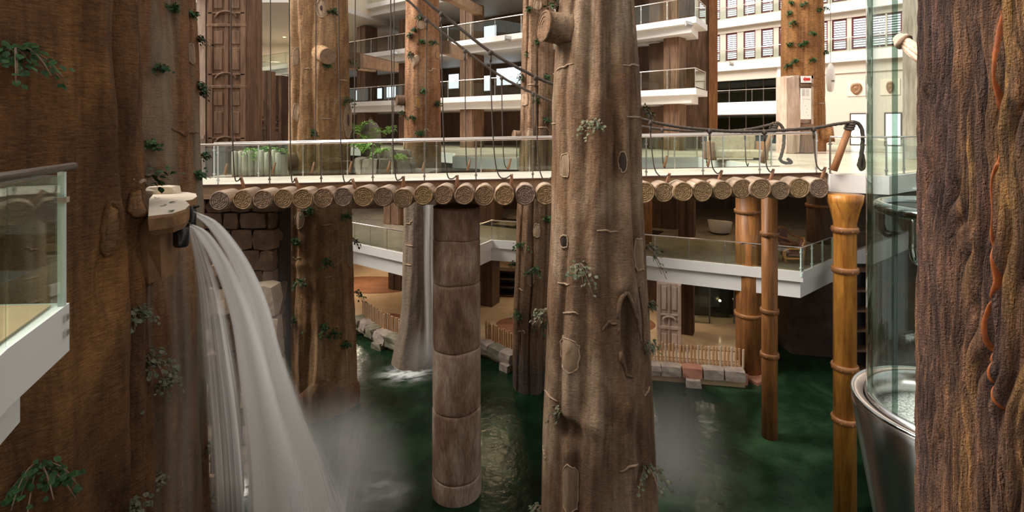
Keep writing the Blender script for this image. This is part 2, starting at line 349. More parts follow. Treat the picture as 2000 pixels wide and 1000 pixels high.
class MB:
    def __init__(s): s.v = []; s.f = []; s.uv = None
    def add(s, verts, faces):
        o = len(s.v); s.v += [tuple(map(float, p)) for p in verts]; s.f += [tuple(i+o for i in f) for f in faces]; return s
    def box(s, c, d, rz=0, R=None):
        hx, hy, hz = d[0]/2, d[1]/2, d[2]/2; ca, sa = math.cos(rz), math.sin(rz); P = []
        for z in (-hz, hz):
            for x, y in ((-hx, -hy), (hx, -hy), (hx, hy), (-hx, hy)):
                if R is not None: q = R @ Vector((x, y, z)); P.append((c[0]+q.x, c[1]+q.y, c[2]+q.z))
                else: P.append((c[0]+x*ca-y*sa, c[1]+x*sa+y*ca, c[2]+z))
        return s.add(P, [(3, 2, 1, 0), (4, 5, 6, 7), (0, 1, 5, 4), (1, 2, 6, 5), (2, 3, 7, 6), (3, 0, 4, 7)])
    def cbox(s, c, d, b=.02, rz=0):
        """box with chamfered edges"""
        h = [d[0]/2, d[1]/2, d[2]/2]; bm = bmesh.new(); bmesh.ops.create_cube(bm, size=1)
        for v in bm.verts: v.co = Vector((v.co.x*d[0], v.co.y*d[1], v.co.z*d[2]))
        bmesh.ops.bevel(bm, geom=bm.edges[:], offset=min(b, min(h)*.8), segments=1, affect='EDGES')
        R = Matrix.Rotation(rz, 3, 'Z'); bm.verts.index_update()
        P = [R @ v.co + Vector(c) for v in bm.verts]; Fc = [[v.index for v in f.verts] for f in bm.faces]; bm.free()
        return s.add(P, Fc)
    def prism(s, poly, z0, z1):
        n = len(poly)
        return s.add([(p[0], p[1], z0) for p in poly]+[(p[0], p[1], z1) for p in poly],
                     [tuple(range(n-1, -1, -1)), tuple(range(n, 2*n))]+[(i, (i+1) % n, n+(i+1) % n, n+i) for i in range(n)])
    def tube(s, pts, r, n=8, closed=False, cap=True, lobes=0, twist=0):
        pts = [Vector(p) for p in pts]; k = len(pts); rs = r if hasattr(r, '__len__') else [r]*k
        P = []; up = None; run = 0
        for i, p in enumerate(pts):
            if closed: t = pts[(i+1) % k]-pts[i-1]
            else: t = pts[min(i+1, k-1)]-pts[max(i-1, 0)]
            t.normalize()
            if up is None: up = Vector((0, 0, 1)) if abs(t.z) < .9 else Vector((1, 0, 0))
            a = t.cross(up)
            if a.length < 1e-5: a = t.orthogonal()
            a.normalize(); b = a.cross(t).normalized(); up = b
            if i: run += (pts[i]-pts[i-1]).length
            for j in range(n):
                th = 2*PI*j/n; rr = rs[i]
                if lobes: rr *= 1+.16*math.cos(lobes*(th)+twist*run)
                P.append(p+a*math.cos(th)*rr+b*math.sin(th)*rr)
        Fc = []
        for i in range(k if closed else k-1):
            for j in range(n): Fc.append((i*n+j, i*n+(j+1) % n, ((i+1) % k)*n+(j+1) % n, ((i+1) % k)*n+j))
        if cap and not closed: Fc += [tuple(range(n-1, -1, -1)), tuple((k-1)*n+j for j in range(n))]
        return s.add(P, Fc)
    def lathe(s, c, prof, n=32, cap=True):
        P = []
        for r, z in prof:
            for j in range(n): P.append((c[0]+r*math.cos(2*PI*j/n), c[1]+r*math.sin(2*PI*j/n), c[2]+z))
        Fc = [(i*n+j, i*n+(j+1) % n, (i+1)*n+(j+1) % n, (i+1)*n+j) for i in range(len(prof)-1) for j in range(n)]
        if cap: Fc += [tuple(range(n-1, -1, -1)), tuple((len(prof)-1)*n+j for j in range(n))]
        return s.add(P, Fc)
    def grid(s, A, wrap=False):
        """A: rows x cols x 3 array of points"""
        A = np.asarray(A); nr, nc = A.shape[:2]; o = len(s.v)
        s.v += [tuple(p) for p in A.reshape(-1, 3).tolist()]
        m = nc if wrap else nc-1
        for i in range(nr-1):
            for j in range(m):
                j2 = (j+1) % nc; s.f.append((o+i*nc+j, o+i*nc+j2, o+(i+1)*nc+j2, o+(i+1)*nc+j))
        return s
    def build(s, name, mat, parent=None, smooth=False, kind=None, label=None, loc=None):
        off = wloc(parent) if parent is not None else Vector(loc or (0, 0, 0))
        me = bpy.data.meshes.new(name)
        A = np.asarray(s.v, float)-np.array(off)
        me.from_pydata(A.tolist(), [], s.f)
        if mat is not None: me.materials.append(M[mat] if isinstance(mat, str) else mat)
        if s.uv is not None:
            uvl = me.uv_layers.new(name='UVMap'); idx = np.zeros(len(me.loops), int); me.loops.foreach_get('vertex_index', idx)
            uvl.data.foreach_set('uv', np.asarray(s.uv, float)[idx].ravel())
        if smooth: me.polygons.foreach_set('use_smooth', [True]*len(me.polygons))
        me.update()
        o = link(name, me, parent, None if parent is not None else loc)
        return tag(o, label, kind=kind)
def struct(mb, name, mat, smooth=False): return mb.build(name, mat, kind='structure', smooth=smooth)

def lerp(a, b, t): return a+(b-a)*t
def interp_path(pts, n):
    pts = np.asarray(pts, float); d = np.r_[0, np.cumsum(np.linalg.norm(np.diff(pts, axis=0), axis=1))]
    t = np.linspace(0, d[-1], n); return np.stack([np.interp(t, d, pts[:, k]) for k in range(pts.shape[1])], 1)
def smooth_path(pts, n):
    """Catmull-Rom through the points"""
    P = [np.asarray(p, float) for p in pts]; P = [2*P[0]-P[1]]+P+[2*P[-1]-P[-2]]; out = []
    segs = len(P)-3; per = max(2, n//segs)
    for i in range(segs):
        a, b, c, d = P[i:i+4]
        for t in np.linspace(0, 1, per, endpoint=False):
            out.append(.5*((2*b)+(c-a)*t+(2*a-5*b+4*c-d)*t*t+(3*b-a-3*c+d)*t**3))
    out.append(P[-2]); return np.array(out)

# ================================================================== THE SETTING
Z0, ZM, ZL, ZW = .36, -4.0, -7.95, -8.6      # lobby, mezzanine, pool-side floor, water
def offset(pts, d):
    """move an open polyline to its left by d (behind an edge drawn left to right)"""
    P = [np.asarray(p, float)[:2] for p in pts]; out = []
    for i, p in enumerate(P):
        n = np.zeros(2)
        for a, b in ((i-1, i), (i, i+1)):
            if a >= 0 and b < len(P):
                t = P[b]-P[a]; t /= np.linalg.norm(t); n += np.array([-t[1], t[0]])
        n /= np.linalg.norm(n); out.append(tuple(p+n*d))
    return out
def slab(name, front, back, z, t1=.42, t2=.62, inset=.14, top='mezzfloor', face='white', skirt=True):
    """floor slab: white upper band, lower band set back, a floor finish on top"""
    b = struct(MB().prism(list(front)+list(back), z-t1, z-.02), name, face)
    fr = offset(front, inset)
    if t2: MB().prism(fr+list(back), z-t1-t2, z-t1).build('lower_band', face, b)
    MB().prism(offset(front, .12)+list(back), z-.02, z).build('floor_finish', top, b)
    return b

post_meshes = {}
def balustrade(pts, h, label, group=None, spacing=1.5, glass_m='glass', rail_r=.028, rail_m='rail', post_r=.016, clip=True, inset=.05, post_m='steel', low=.08, midrail=False):
    base = np.asarray(pts[0], float)
    t = thing('glass_balustrade', base, label, 'balustrade', group)
    P = [np.asarray(p, float) for p in pts]
    MB().tube([tuple(p+[0, 0, h]) for p in P], rail_r, 8).build('handrail', rail_m, t, True)
    if midrail: MB().tube([tuple(p+[0, 0, h*.86]) for p in P], rail_r*.45, 6).build('mid_rail', rail_m, t, True)
    for a, b in zip(P[:-1], P[1:]):
        L = np.linalg.norm((b-a)[:2]); n = max(1, round(L/spacing)); ang = math.atan2(b[1]-a[1], b[0]-a[0])
        for i in range(n):
            p, q = a+(b-a)*i/n, a+(b-a)*(i+1)/n; c = (p+q)/2
            d = np.linalg.norm(q-p)-.035
            u = (q-p)/np.linalg.norm(q-p)
            A, B = p+u*.018, q-u*.018; nrm = np.array([-u[1], u[0], 0])*.006
            vs_ = [A-nrm, B-nrm, B+nrm, A+nrm]
            MB().add([tuple(v+[0, 0, low-.02]) for v in vs_]+[tuple(v+[0, 0, h-.07]) for v in vs_],
                     [(3, 2, 1, 0), (4, 5, 6, 7), (0, 1, 5, 4), (1, 2, 6, 5), (2, 3, 7, 6), (3, 0, 4, 7)]).build('glass_panel', glass_m, t)
            k = ('post', round(h, 2), post_r, post_m, clip)
            if k not in post_meshes:
                mb = MB().box((0, 0, h/2-.1), (post_r*2.2, post_r*1.4, h+.16))
                if clip: mb.box((0, 0, -.14), (post_r*3.4, post_r*4, .16))
                mb.box((0, 0, h*.8), (post_r*4.5, post_r*2.2, .04)); mb.box((0, 0, .12), (post_r*4.5, post_r*2.2, .04))
                me = bpy.data.meshes.new('post'); me.from_pydata(mb.v, [], mb.f); me.materials.append(M[post_m]); post_meshes[k] = me
            link('post', post_meshes[k], t, tuple(p-base), (0, 0, ang))
    link('post', post_meshes[k], t, tuple(P[-1]-base), (0, 0, ang))
    return t
def at_z(pts, z): return [(p[0], p[1], z) for p in pts]

# --- water and pool bed
struct(MB().prism([(-26, -3), (30, -3), (30, 31), (-26, 31)], ZW-1.6, ZW-1.5), 'floor_pool', 'caverock')
pool = MB().add([(-26, -3, ZW), (30, -3, ZW), (30, 31, ZW), (-26, 31, ZW)], [(0, 1, 2, 3)]).build('pool_water', 'water')
tag(pool, 'still dark green pool water filling the atrium floor', 'water', kind='stuff')

# --- lobby floor
LF = [(-24, 42), (-8, 31.5), (-2.9, 25.5), (-2.6, 22.6), (.2, 21.6), (3, 21.7), (5.4, 21.95), (8.0, 22.3), (8.5, 17.2), (8.69, 14.15), (9.83, 13.5), (12.6, 15.3), (26, 21)]
lobby = slab('floor_lobby', LF, [(60, 22), (60, 75), (-60, 75), (-60, 50)], Z0, .50, .0, top='lobbyfloor')
MB().box((18, 27, Z0+.004), (9, 1.2, .008), -.6).build('dark_strip', 'redfloor', lobby)
# small landings on the left behind the bridge
p1_ = struct(MB().prism([(-9.9, 16.86), (-7.5, 16.86), (-7.5, 17.78), (-9.9, 17.78)], -.5, -.0), 'floor_landing', 'curb')
p2_ = struct(MB().prism([(-5.5, 16.85), (-3.1, 16.85), (-2.9, 20.6), (-5.3, 20.6)], -.5, -.0), 'floor_planter_landing', 'curb')

# --- mezzanine under the bridge
ME = [(-20, 33.2), (-12.5, 27.6), (-7.74, 25.3), (-4.88, 23.2), (-3.0, 24.6), (-1.52, 24.9), (-.99, 26.0), (.25, 25.6), (6.2, 22.5), (11.35, 20.2), (13.8, 22.2), (24, 30)]
mezz = slab('floor_mezzanine', ME, [(60, 32), (60, 60), (-60, 60), (-60, 40)], ZM, .42, .66, .16, top='mezzfloor')
for cx, cy, a, sx, sy in ((-5.2, 31, .6, 3.2, 3.2), (-.2, 30.5, -.5, 2.6, 2.6), (6.5, 28.5, -.6, 3.4, 1.2)):
    MB().box((cx, cy, ZM+.006), (sx, sy, .012), a).build('floor_inlay', 'inlay', mezz)
    MB().box((cx, cy, ZM+.010), (sx*.55, sy*.55, .016), a).build('floor_inlay', 'mezzfloor', mezz)

# --- pool-side floor
PE = [(-16, 24.8), (-11.0, 24.3), (-9.2, 25.9), (-7.9, 26.3), (-6.4, 24.5), (-5.0, 23.4), (-3.0, 24.0), (-1.38, 23.3), (.11, 21.8), (3, 21.3), (6.0, 20.9), (9.15, 20.35), (9.3, 21.6), (11.3, 22.4), (12, 27)]
pfl = struct(MB().prism(PE+[(13, 60), (-60, 60), (-60, 30)], ZW-1, ZL), 'floor_poolside', 'marble')
for cx, cy, a, rx, ry in ((-8.6, 31.6, -.1, 3.0, 1.7), (-5.7, 25.6, -.62, 1.7, .75), (1.4, 25.0, -.15, 2.2, 1.25), (5.0, 25.5, -.2, 2.0, 1.3)):
    MB().prism([(cx+rx*math.cos(t)*math.cos(a)-ry*math.sin(t)*math.sin(a), cy+rx*math.cos(t)*math.sin(a)+ry*math.sin(t)*math.cos(a)) for t in np.linspace(0, 2*PI, 40, endpoint=False)], ZL, ZL+.015).build('wood_inlay', 'redfloor', pfl)

# --- walls that close the lower storeys
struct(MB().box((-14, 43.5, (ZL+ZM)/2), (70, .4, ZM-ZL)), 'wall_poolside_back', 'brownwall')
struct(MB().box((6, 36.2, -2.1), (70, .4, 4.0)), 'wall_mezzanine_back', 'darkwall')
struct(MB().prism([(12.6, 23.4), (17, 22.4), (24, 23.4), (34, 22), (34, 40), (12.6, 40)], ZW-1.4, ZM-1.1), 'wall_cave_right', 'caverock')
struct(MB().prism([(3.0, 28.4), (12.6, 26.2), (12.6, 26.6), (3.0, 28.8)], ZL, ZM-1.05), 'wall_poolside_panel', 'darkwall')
struct(MB().prism([(-26, 3.5), (-25.5, 3.5), (-25.5, 34), (-26, 34)], ZW-1.4, 12), 'wall_left', 'cream')
struct(MB().prism([(30, 3.5), (30.5, 3.5), (30.5, 24), (30, 24)], ZW-1.4, -.2), 'wall_right', 'caverock')

# --- the gallery the view is taken from
struct(MB().prism([(-14, -9), (14, -9), (14, .9), (2.2, .9), (1.0, .5), (-1.2, .5), (-2.6, 1.4), (-14, 1.4)], -.55, 0), 'floor_gallery', 'marble')
struct(MB().prism([(-14, -9), (14, -9), (14, 1.0), (-14, 1.0)], 3.4, 3.8), 'ceiling_light_blocker', 'soffit')  # unseen slab, added to block light and dim the foreground
struct(MB().prism([(-14, -9.4), (14, -9.4), (14, -9), (-14, -9)], -9, 12), 'wall_light_blocker', 'wallwarm')  # unseen wall, added to cut the low frontal light

# --- upper galleries on the left and centre
def wing(tagname, front, levels, depth, where, wallm='brownwall', rails=True, pillars=(), t1=.34, t2=.42, wall_depth=None, groundwall=True):
    back = offset(front, depth)[::-1]
    for k, z in enumerate(levels):
        slab('floor_%s_%d' % (tagname, k+1), front, back, z, t1, t2, .5, top='mezzfloor')
        if rails:
            balustrade([(p[0], p[1], z) for p in offset(front, .10)], 1.02, 'glass balustrade on the %s, %s gallery' % (where, ['first', 'second', 'third'][k]),
                       None, 1.9, clip=True)
    zt = levels[-1]+3.6
    wf = offset(front, wall_depth or depth-.6)
    poly = wf+offset(front, (wall_depth or depth-.6)+.3)[::-1]
    struct(MB().prism(poly, Z0 if groundwall else levels[0], zt), 'wall_%s' % tagname, wallm)
    return wf
F1 = [(-24, 47.6), (-11.8, 38.6), (.47, 29.5), (2.3, 28.2)]
wing('central_gallery', F1, [3.55, 7.05, 10.6], 6.5, 'central galleries between the russet trunks')
F2 = [(4.6, 31.0), (7.1, 28.7), (9.45, 26.6), (10.9, 28.9)]
wing('right_gallery', F2, [3.68, 7.36, 11.0], 5.0, 'white corner galleries beside the tan trunk', wall_depth=3.0)
# downlight panels in the corner gallery soffits
for k, z in enumerate((7.36-.80, 3.68-.80, 11.0-.8)):
    g = MB().box((8.2, 30.2, z), (.9, .35, .02), -.75); struct(g, 'trim_%d' % (k+1), 'white')

# big ceiling and cream parapet upper left
ceil = struct(MB().prism([(-12.6, 33), (-9.6, 40), (-9.2, 47.5), (-45, 60), (-45, 33)], 9.6, 9.9), 'ceiling_left', 'soffit')
MB().prism([(-12.6, 33), (-9.6, 40), (-9.2, 47.5), (-9.5, 47.5), (-9.9, 40), (-12.9, 33)], 9.9, 13.5).build('parapet', 'cream', ceil)
struct(MB().prism([(-46, 46.5), (-17.2, 50.5), (-17.2, 50.9), (-46, 46.9)], Z0, 9.6), 'wall_cream_left', 'cream')
LB = [(-40, 40.6), (-21.5, 43.2), (-19.0, 43.8)]
slab('floor_left_gallery', LB, [(-18.6, 48.5), (-40, 47)], 6.1, .5, .7, .2)
balustrade(at_z(offset(LB, .1), 6.1), 1.05, 'glass balustrade of the cream left gallery behind the carved pillar', None, 1.6)
struct(MB().prism([(-60, 62), (60, 62), (60, 62.5), (-60, 62.5)], -10, 24), 'wall_far', 'wallwarm')

# brown square piers of the galleries (each its own thing, standing on its floor)
def pier(px, D, w, z0, z1, mat, label, rz=-.6, group='square bark-clad piers of the galleries'):
    x = (px-1000)/F*D
    t = thing('square_pier', (x, D, z0), label, 'pillar', group)
    MB().box((x, D, (z0+z1)/2), (w, w, z1-z0), rz).build('shaft', mat, t)
    for s in (-1, 1):
        MB().box((x+s*w*.26*math.cos(rz)+math.sin(rz)*w*.5, D+s*w*.26*math.sin(rz)-math.cos(rz)*w*.5, (z0+z1)/2), (w*.34, .06, (z1-z0)*.98), rz).build('bark_panel', mat, t)
    return t
for px, D, wh in ((717, 40.8, 'next to the amber trunk'), (800, 38.0, 'behind the heart-scarred trunk'), (922, 33.4, 'between the heart-scarred and bundle trunks'), (1062, 31.0, 'behind the bundle trunk')):
    for z0, z1, fl in ((Z0, 2.78, 'lobby'), (3.55, 6.28, 'first gallery'), (7.05, 9.5, 'second gallery')):
        pier(px, D, 1.1, z0, z1, 'pillar', 'square bark-clad %s pier %s' % (fl, wh))
pier(1318, 29.0, .9, Z0, 13, 'pillar', 'tall square bark-clad pier inside the white corner galleries', -.75)
t = thing('square_pier', (11.9, 31.4, Z0), 'tall dark and light brown pier at the end of the corner galleries', 'pillar')
MB().box((11.35, 31.9, 6.6), (1.3, .8, 12.6), -.2).build('shaft', 'pillar', t)
MB().box((12.15, 31.4, 6.6), (.5, .5, 12.6), -.2).build('bark_panel', 'bamboodull', t)
# piers on the lower storeys
for px, D, w, m in ((782, 31.0, 1.0, 'beside the wet grey trunk'), (954, 28.2, .9, 'behind the drum column'), (1342, 24.2, .6, 'beside the pale carved pillar'), (1130, 27, .9, 'behind the tan trunk'), (620, 33, 1., 'behind the amber trunk')):
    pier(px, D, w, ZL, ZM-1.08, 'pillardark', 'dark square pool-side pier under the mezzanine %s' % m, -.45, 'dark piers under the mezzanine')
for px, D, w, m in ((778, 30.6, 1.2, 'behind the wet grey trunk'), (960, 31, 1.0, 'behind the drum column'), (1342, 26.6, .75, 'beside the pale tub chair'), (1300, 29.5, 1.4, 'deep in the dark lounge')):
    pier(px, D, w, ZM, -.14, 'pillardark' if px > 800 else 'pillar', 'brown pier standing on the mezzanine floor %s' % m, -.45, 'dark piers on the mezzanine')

# --- far facade with the maroon windows
A3, B3 = np.array([17.2, 44.0]), np.array([25.8, 35.4]); U3 = (B3-A3)/np.linalg.norm(B3-A3); N3 = np.array([-U3[1], U3[0]])   # N3 points away from us
def f3(s, d=0): return tuple(A3+U3*s+N3*d)
def f3s(px):
    k = (px-1000)/F; return (k*A3[1]-A3[0])/(U3[0]-k*U3[1])
def f3box(s0, s1, d0, d1, z0, z1): return MB().prism([f3(s0, d0), f3(s1, d0), f3(s1, d1), f3(s0, d1)], z0, z1)
SL, SR, SM = -6.0, 24.0, f3s(1528)
wall3 = struct(f3box(SL, SR, .0, .5, 5.55, 7.2), 'wall_window_facade', 'wallwarm')
f3box(SL, SR, -.35, .5, 6.35, 7.05).build('spandrel_band', 'white', wall3)
f3box(SL, SR, .0, .5, 9.5, 10.75).build('spandrel_wall', 'wallwarm', wall3)
f3box(SL, SR, -.35, .5, 9.95, 10.6).build('spandrel_band', 'white', wall3)
f3box(SL, SR, .0, .5, 12.9, 14.5).build('spandrel_wall', 'wallwarm', wall3)
f3box(SM, SR, .1, .5, Z0, 5.6).build('lower_wall', 'wallwarm', wall3)
f3box(SL, SM, -.2, 2.2, 2.72, 3.72).build('gallery_edge', 'white', wall3)
f3box(SL, SM, 2.2, 2.5, Z0, 6.3).build('recess_wall', 'brownwall', wall3)
f3box(SM-.35, SM+.1, -.1, .6, Z0, 6.4).build('end_pier', 'white', wall3)
px_w = [1361, 1395, 1428, 1463, 1498, 1533, 1568, 1602, 1639, 1678, 1716, 1745, 1782, 1815]
ss = [f3s(p) for p in px_w]; wn = 0
slat_me = None
for zs in (7.2, 10.75):
    zh = zs+2.3 if zs < 8 else 12.9
    edges = [SL]+[v for s in ss for v in (s-.47, s+.47)]+[SR]
    for a, b in zip(edges[0::2], edges[1::2]):
        f3box(a, b, .06, .4, zs, zh).build('window_pier', 'wallwarm', wall3)
    for s in ss:
        wn += 1; z0, z1 = zs+.02, zh-.02
        fr = MB()
        for a, b, c, d in ((s-.47, s-.38, z0, z1), (s+.38, s+.47, z0, z1), (s-.38, s+.38, z0, z0+.09), (s-.38, s+.38, z1-.09, z1), (s-.38, s+.38, z0+.72, z0+.82)):
            g = f3box(a, b, .12, .26, c, d); fr.add(g.v, g.f)
        w = tag(fr.build('window_%d' % wn, 'redframe'), kind='structure')
        f3box(s-.38, s+.38, .30, .31, z0+.09, z1-.09).build('pane', 'dimpane', w)
        sl = MB(); z = z0+.16
        while z < z1-.12:
            g = f3box(s-.37, s+.37, .17, .23, z, z+.10); sl.add(g.v, g.f); z += .17
        sl.build('louvre_blind', 'litblind', w, kind='stuff')
balustrade([f3(SL, -.3)+(7.05,), f3(SR, -.3)+(7.05,)], 1.0, 'thin glass balustrade in front of the lower row of maroon windows', None, 1.75)
balustrade([f3(SL, -.3)+(10.6,), f3(SR, -.3)+(10.6,)], 1.0, 'thin glass balustrade in front of the upper row of maroon windows', None, 1.75)
balustrade([f3(SL, -.15)+(3.72,), f3(SM-.4, -.15)+(3.72,)], 1.0, 'glass balustrade before the dark glazed recess under the maroon windows', None, 1.75)
# glazed shopfront in the recess
for z0, z1, nm in ((3.74, 6.3, 'first-floor'), (Z0+.02, 2.7, 'ground-floor')):
    t = thing('glazed_screen', f3(SL, 1.0)+(z0,), 'dark %s glass screen recessed under the maroon windows' % nm, 'glass screen')
    s = SL
    while s < SM-.6:
        f3box(s, s+1.3, 1.0, 1.03, z0+.05, z1-.05).build('glass_panel', 'darkglass', t)
        f3box(s+1.3, s+1.38, .96, 1.06, z0, z1).build('mullion', 'darksteel', t); s += 1.38
    f3box(SL, SM-.4, .96, 1.06, z1-.06, z1).build('head_rail', 'darksteel', t)
    f3box(SL, SM-.4, 1.6, 1.65, z0+.1, z1-.2).build('curtain', 'paleseat', t)

# plaques, doorway on the plain wall
for k, px in enumerate((1672, 1738)):
    s = f3s(px); z = 1.6+(HY-172)/F*36.5
    t = thing('wall_plaque', f3(s, .1)+(z,), ['bronze mask relief on a square stone tile', 'slim bronze figure relief on a square stone tile'][k], 'plaque')
    f3box(s-.55, s+.55, .05, .1, z-.55, z+.55).build('tile', 'tile', t)
    c = f3(s, .03)
    MB().grid([[(c[0]+U3[0]*r*math.cos(a)*(1, .6)[k]-N3[0]*d, c[1]+U3[1]*r*math.cos(a)*(1, .6)[k]-N3[1]*d, z+r*1.15*math.sin(a)*(1+.12*math.sin(3*a)))
                for a in np.linspace(0, 2*PI, 20, endpoint=False)] for r, d in ((.36, 0), (.34, .06), (.22, .10), (.20, .07), (.1, .12), (.01, .13))], True).build('relief', 'bronze', t, True)
s = f3s(1677)
dr = tag(f3box(s-.55, s+.55, .04, .1, Z0, Z0+2.3).build('door_1', 'darksteel'), kind='structure')
f3box(s-.45, s+.45, .02, .04, Z0+.1, Z0+2.2).build('door_panel', 'daylight', dr)
s = f3s(1744)
dr = tag(f3box(s-.5, s+.5, .04, .1, Z0, Z0+2.3).build('door_2', 'darksteel'), kind='structure')
f3box(s-.40, s+.40, .02, .04, Z0+.1, Z0+2.2).build('door_panel', 'daylight', dr)

# bright windows seen deep in the central galleries
for k, (px, py, w, h) in enumerate(((887, 159, 1.0, 1.1), (912, 158, .9, 1.1), (948, 163, .9, 1.1), (985, 150, 1.3, 1.2), (1005, 148, 1.1, 1.2), (735, 183, 1.6, .9), (705, 186, 1.2, .9), (765, 180, 1.1, .9), (955, 62, 1.4, .8), (790, 88, 1.2, .5))):
    tt = (px-1000)/F
    wf = offset(F1, 5.8); a, b = np.array(wf[1]), np.array(wf[2]); u = (b-a)/np.linalg.norm(b-a)
    s = (tt*a[1]-a[0])/(u[0]-tt*u[1]); c = a+u*s; z = EYE-(py-HY)/F*c[1]; ang = math.atan2(u[1], u[0])
    wo = tag(MB().box((c[0], c[1], z), (w+.12, .10, h+.12), ang).build('window_%d' % (wn+k+1), 'darksteel'), kind='structure')
    MB().box((c[0]+.04*u[1], c[1]-.05*u[0]-.03, z), (w, .08, h), ang).build('pane', 'daylight', wo)
# balustrades of the mezzanine and the lobby edge
balustrade(at_z(offset(ME[1:4], .08), ZM), .95, 'glass balustrade of the mezzanine between the amber trunk and the wet grey trunk', None, 1.15)
balustrade(at_z(offset(ME[4:8], .08), ZM), .95, 'glass balustrade round the inner corner of the mezzanine behind the drum column', None, 1.15)
balustrade(at_z(offset(ME[7:10], .08), ZM), .92, 'long glass balustrade of the mezzanine in front of the rattan chair', None, 1.42)
balustrade(at_z(offset(ME[9:11], .08), ZM), .92, 'short glass balustrade with pale edges on the mezzanine return', None, .95, glass_m='glass', post_m='glassedge', post_r=.03)
balustrade(at_z(offset(LF[4:8], .08), Z0), .95, 'glass balustrade on the lobby edge behind the log bridge', None, 1.6)
balustrade(at_z(offset(LF[9:13], .10), Z0), 1.0, 'glass balustrade on the white lobby corner above the flared amber column', None, 1.05, post_r=.022)

# --- near balcony on the left
NB = [(-2.6, 1.4), (-3.75, 3.8), (-4.13, 4.74)]
nb = struct(MB().prism([(-2.45, 1.4), (-3.70, 3.8), (-4.10, 4.80), (-5.2, 4.72), (-5.6, 1.4)], -.46, -.02), 'floor_near_balcony', 'white')
MB().prism([(-2.75, 1.4), (-3.95, 3.75), (-4.32, 4.55), (-5.2, 4.5), (-5.6, 1.4)], -.98, -.46).build('lower_band', 'white', nb)
MB().prism([(-2.6, 1.4), (-3.80, 3.8), (-4.18, 4.70), (-5.1, 4.64), (-5.6, 1.4)], -.02, 0).build('floor_finish', 'marble', nb)
t = thing('glass_balustrade', (-4.12, 4.75, 0), 'near glass balustrade with dark handrail on the white balcony before the rust trunk', 'balustrade')
MB().tube([(-2.55, 1.4, 1.24), (-3.74, 3.8, 1.24), (-4.16, 4.92, 1.24)], .035, 10).build('handrail', 'darksteel', t, True)
def pane3(a, b, z0, z1, th=.018):
    a, b = np.array(a), np.array(b); u = (b-a)/np.linalg.norm(b-a); n = np.array([-u[1], u[0]])*th/2
    return MB().prism([tuple(a-n), tuple(b-n), tuple(b+n), tuple(a+n)], z0, z1)
pane3((-2.55, 1.5), (-3.72, 3.8), -.1, 1.17).build('glass_panel', 'glassgreen', t)
pane3((-3.735, 3.83), (-4.09, 4.70), -.1, 1.17).build('glass_panel', 'glassgreen', t)
pane3((-4.11, 4.73), (-4.9, 4.70), -.22, 1.17, .03).build('glass_panel', 'glassgreen', t)
MB().box((-4.10, 4.72, .5), (.05, .05, 1.40), .4).build('glass_edge', 'glassedge', t)
for z in (.95, -.12, -.26): MB().box((-4.07, 4.70, z), (.07, .07, .05), .4).build('clamp', 'steel', t)

# lamps that the lower storeys have: recessed ceiling lamps
def downlight(x, y, z, power, col=(1, .84, .64), size=.5, label='warm recessed ceiling lamp lighting the storey below', group='recessed ceiling lamps'):
    t = thing('ceiling_lamp', (x, y, z), label, 'lamp', group)
    MB().lathe((x, y, z-.03), [(.16, .03), (.16, 0), (.12, 0), (.12, .02)], 16, False).build('trim_ring', 'white', t)
    MB().lathe((x, y, z-.012), [(.12, .0), (.12, .006)], 16).build('diffuser', 'lampwarm', t)
    ld = bpy.data.lights.new('lamp_light', 'AREA'); ld.energy = power; ld.color = col; ld.shape = 'DISK'; ld.size = size
    lo = link('lamp_light', ld, t, (0, 0, -.06))
for x, y, p in ((-9.5, 31, 90), (-7, 36, 90), (-2, 31.5, 50), (2.2, 28.2, 40), (6.4, 25.2, 30), (9.4, 25.0, 16), (-13, 33, 80)): downlight(x, y, ZM-1.09, p)
for x, y, p in ((-20, 45.5, 260), (-15, 41, 160), (-24, 42, 260)): downlight(x, y, 9.59, p, (1, .88, .7), .8, 'added lamp brightening the cream wall under the wide upper left ceiling', 'added upper left ceiling lamps')  # invented lamps, added to brighten the cream wall below this ceiling
for x, y, p in ((-6, 31, 90), (-1, 29.5, 70), (5, 27, 45), (9.6, 25.5, 35), (13, 27, 35)): downlight(x, y, -.16, p, (1, .72, .42), .5, 'warm ceiling lamp above the mezzanine floor', 'mezzanine ceiling lamps')

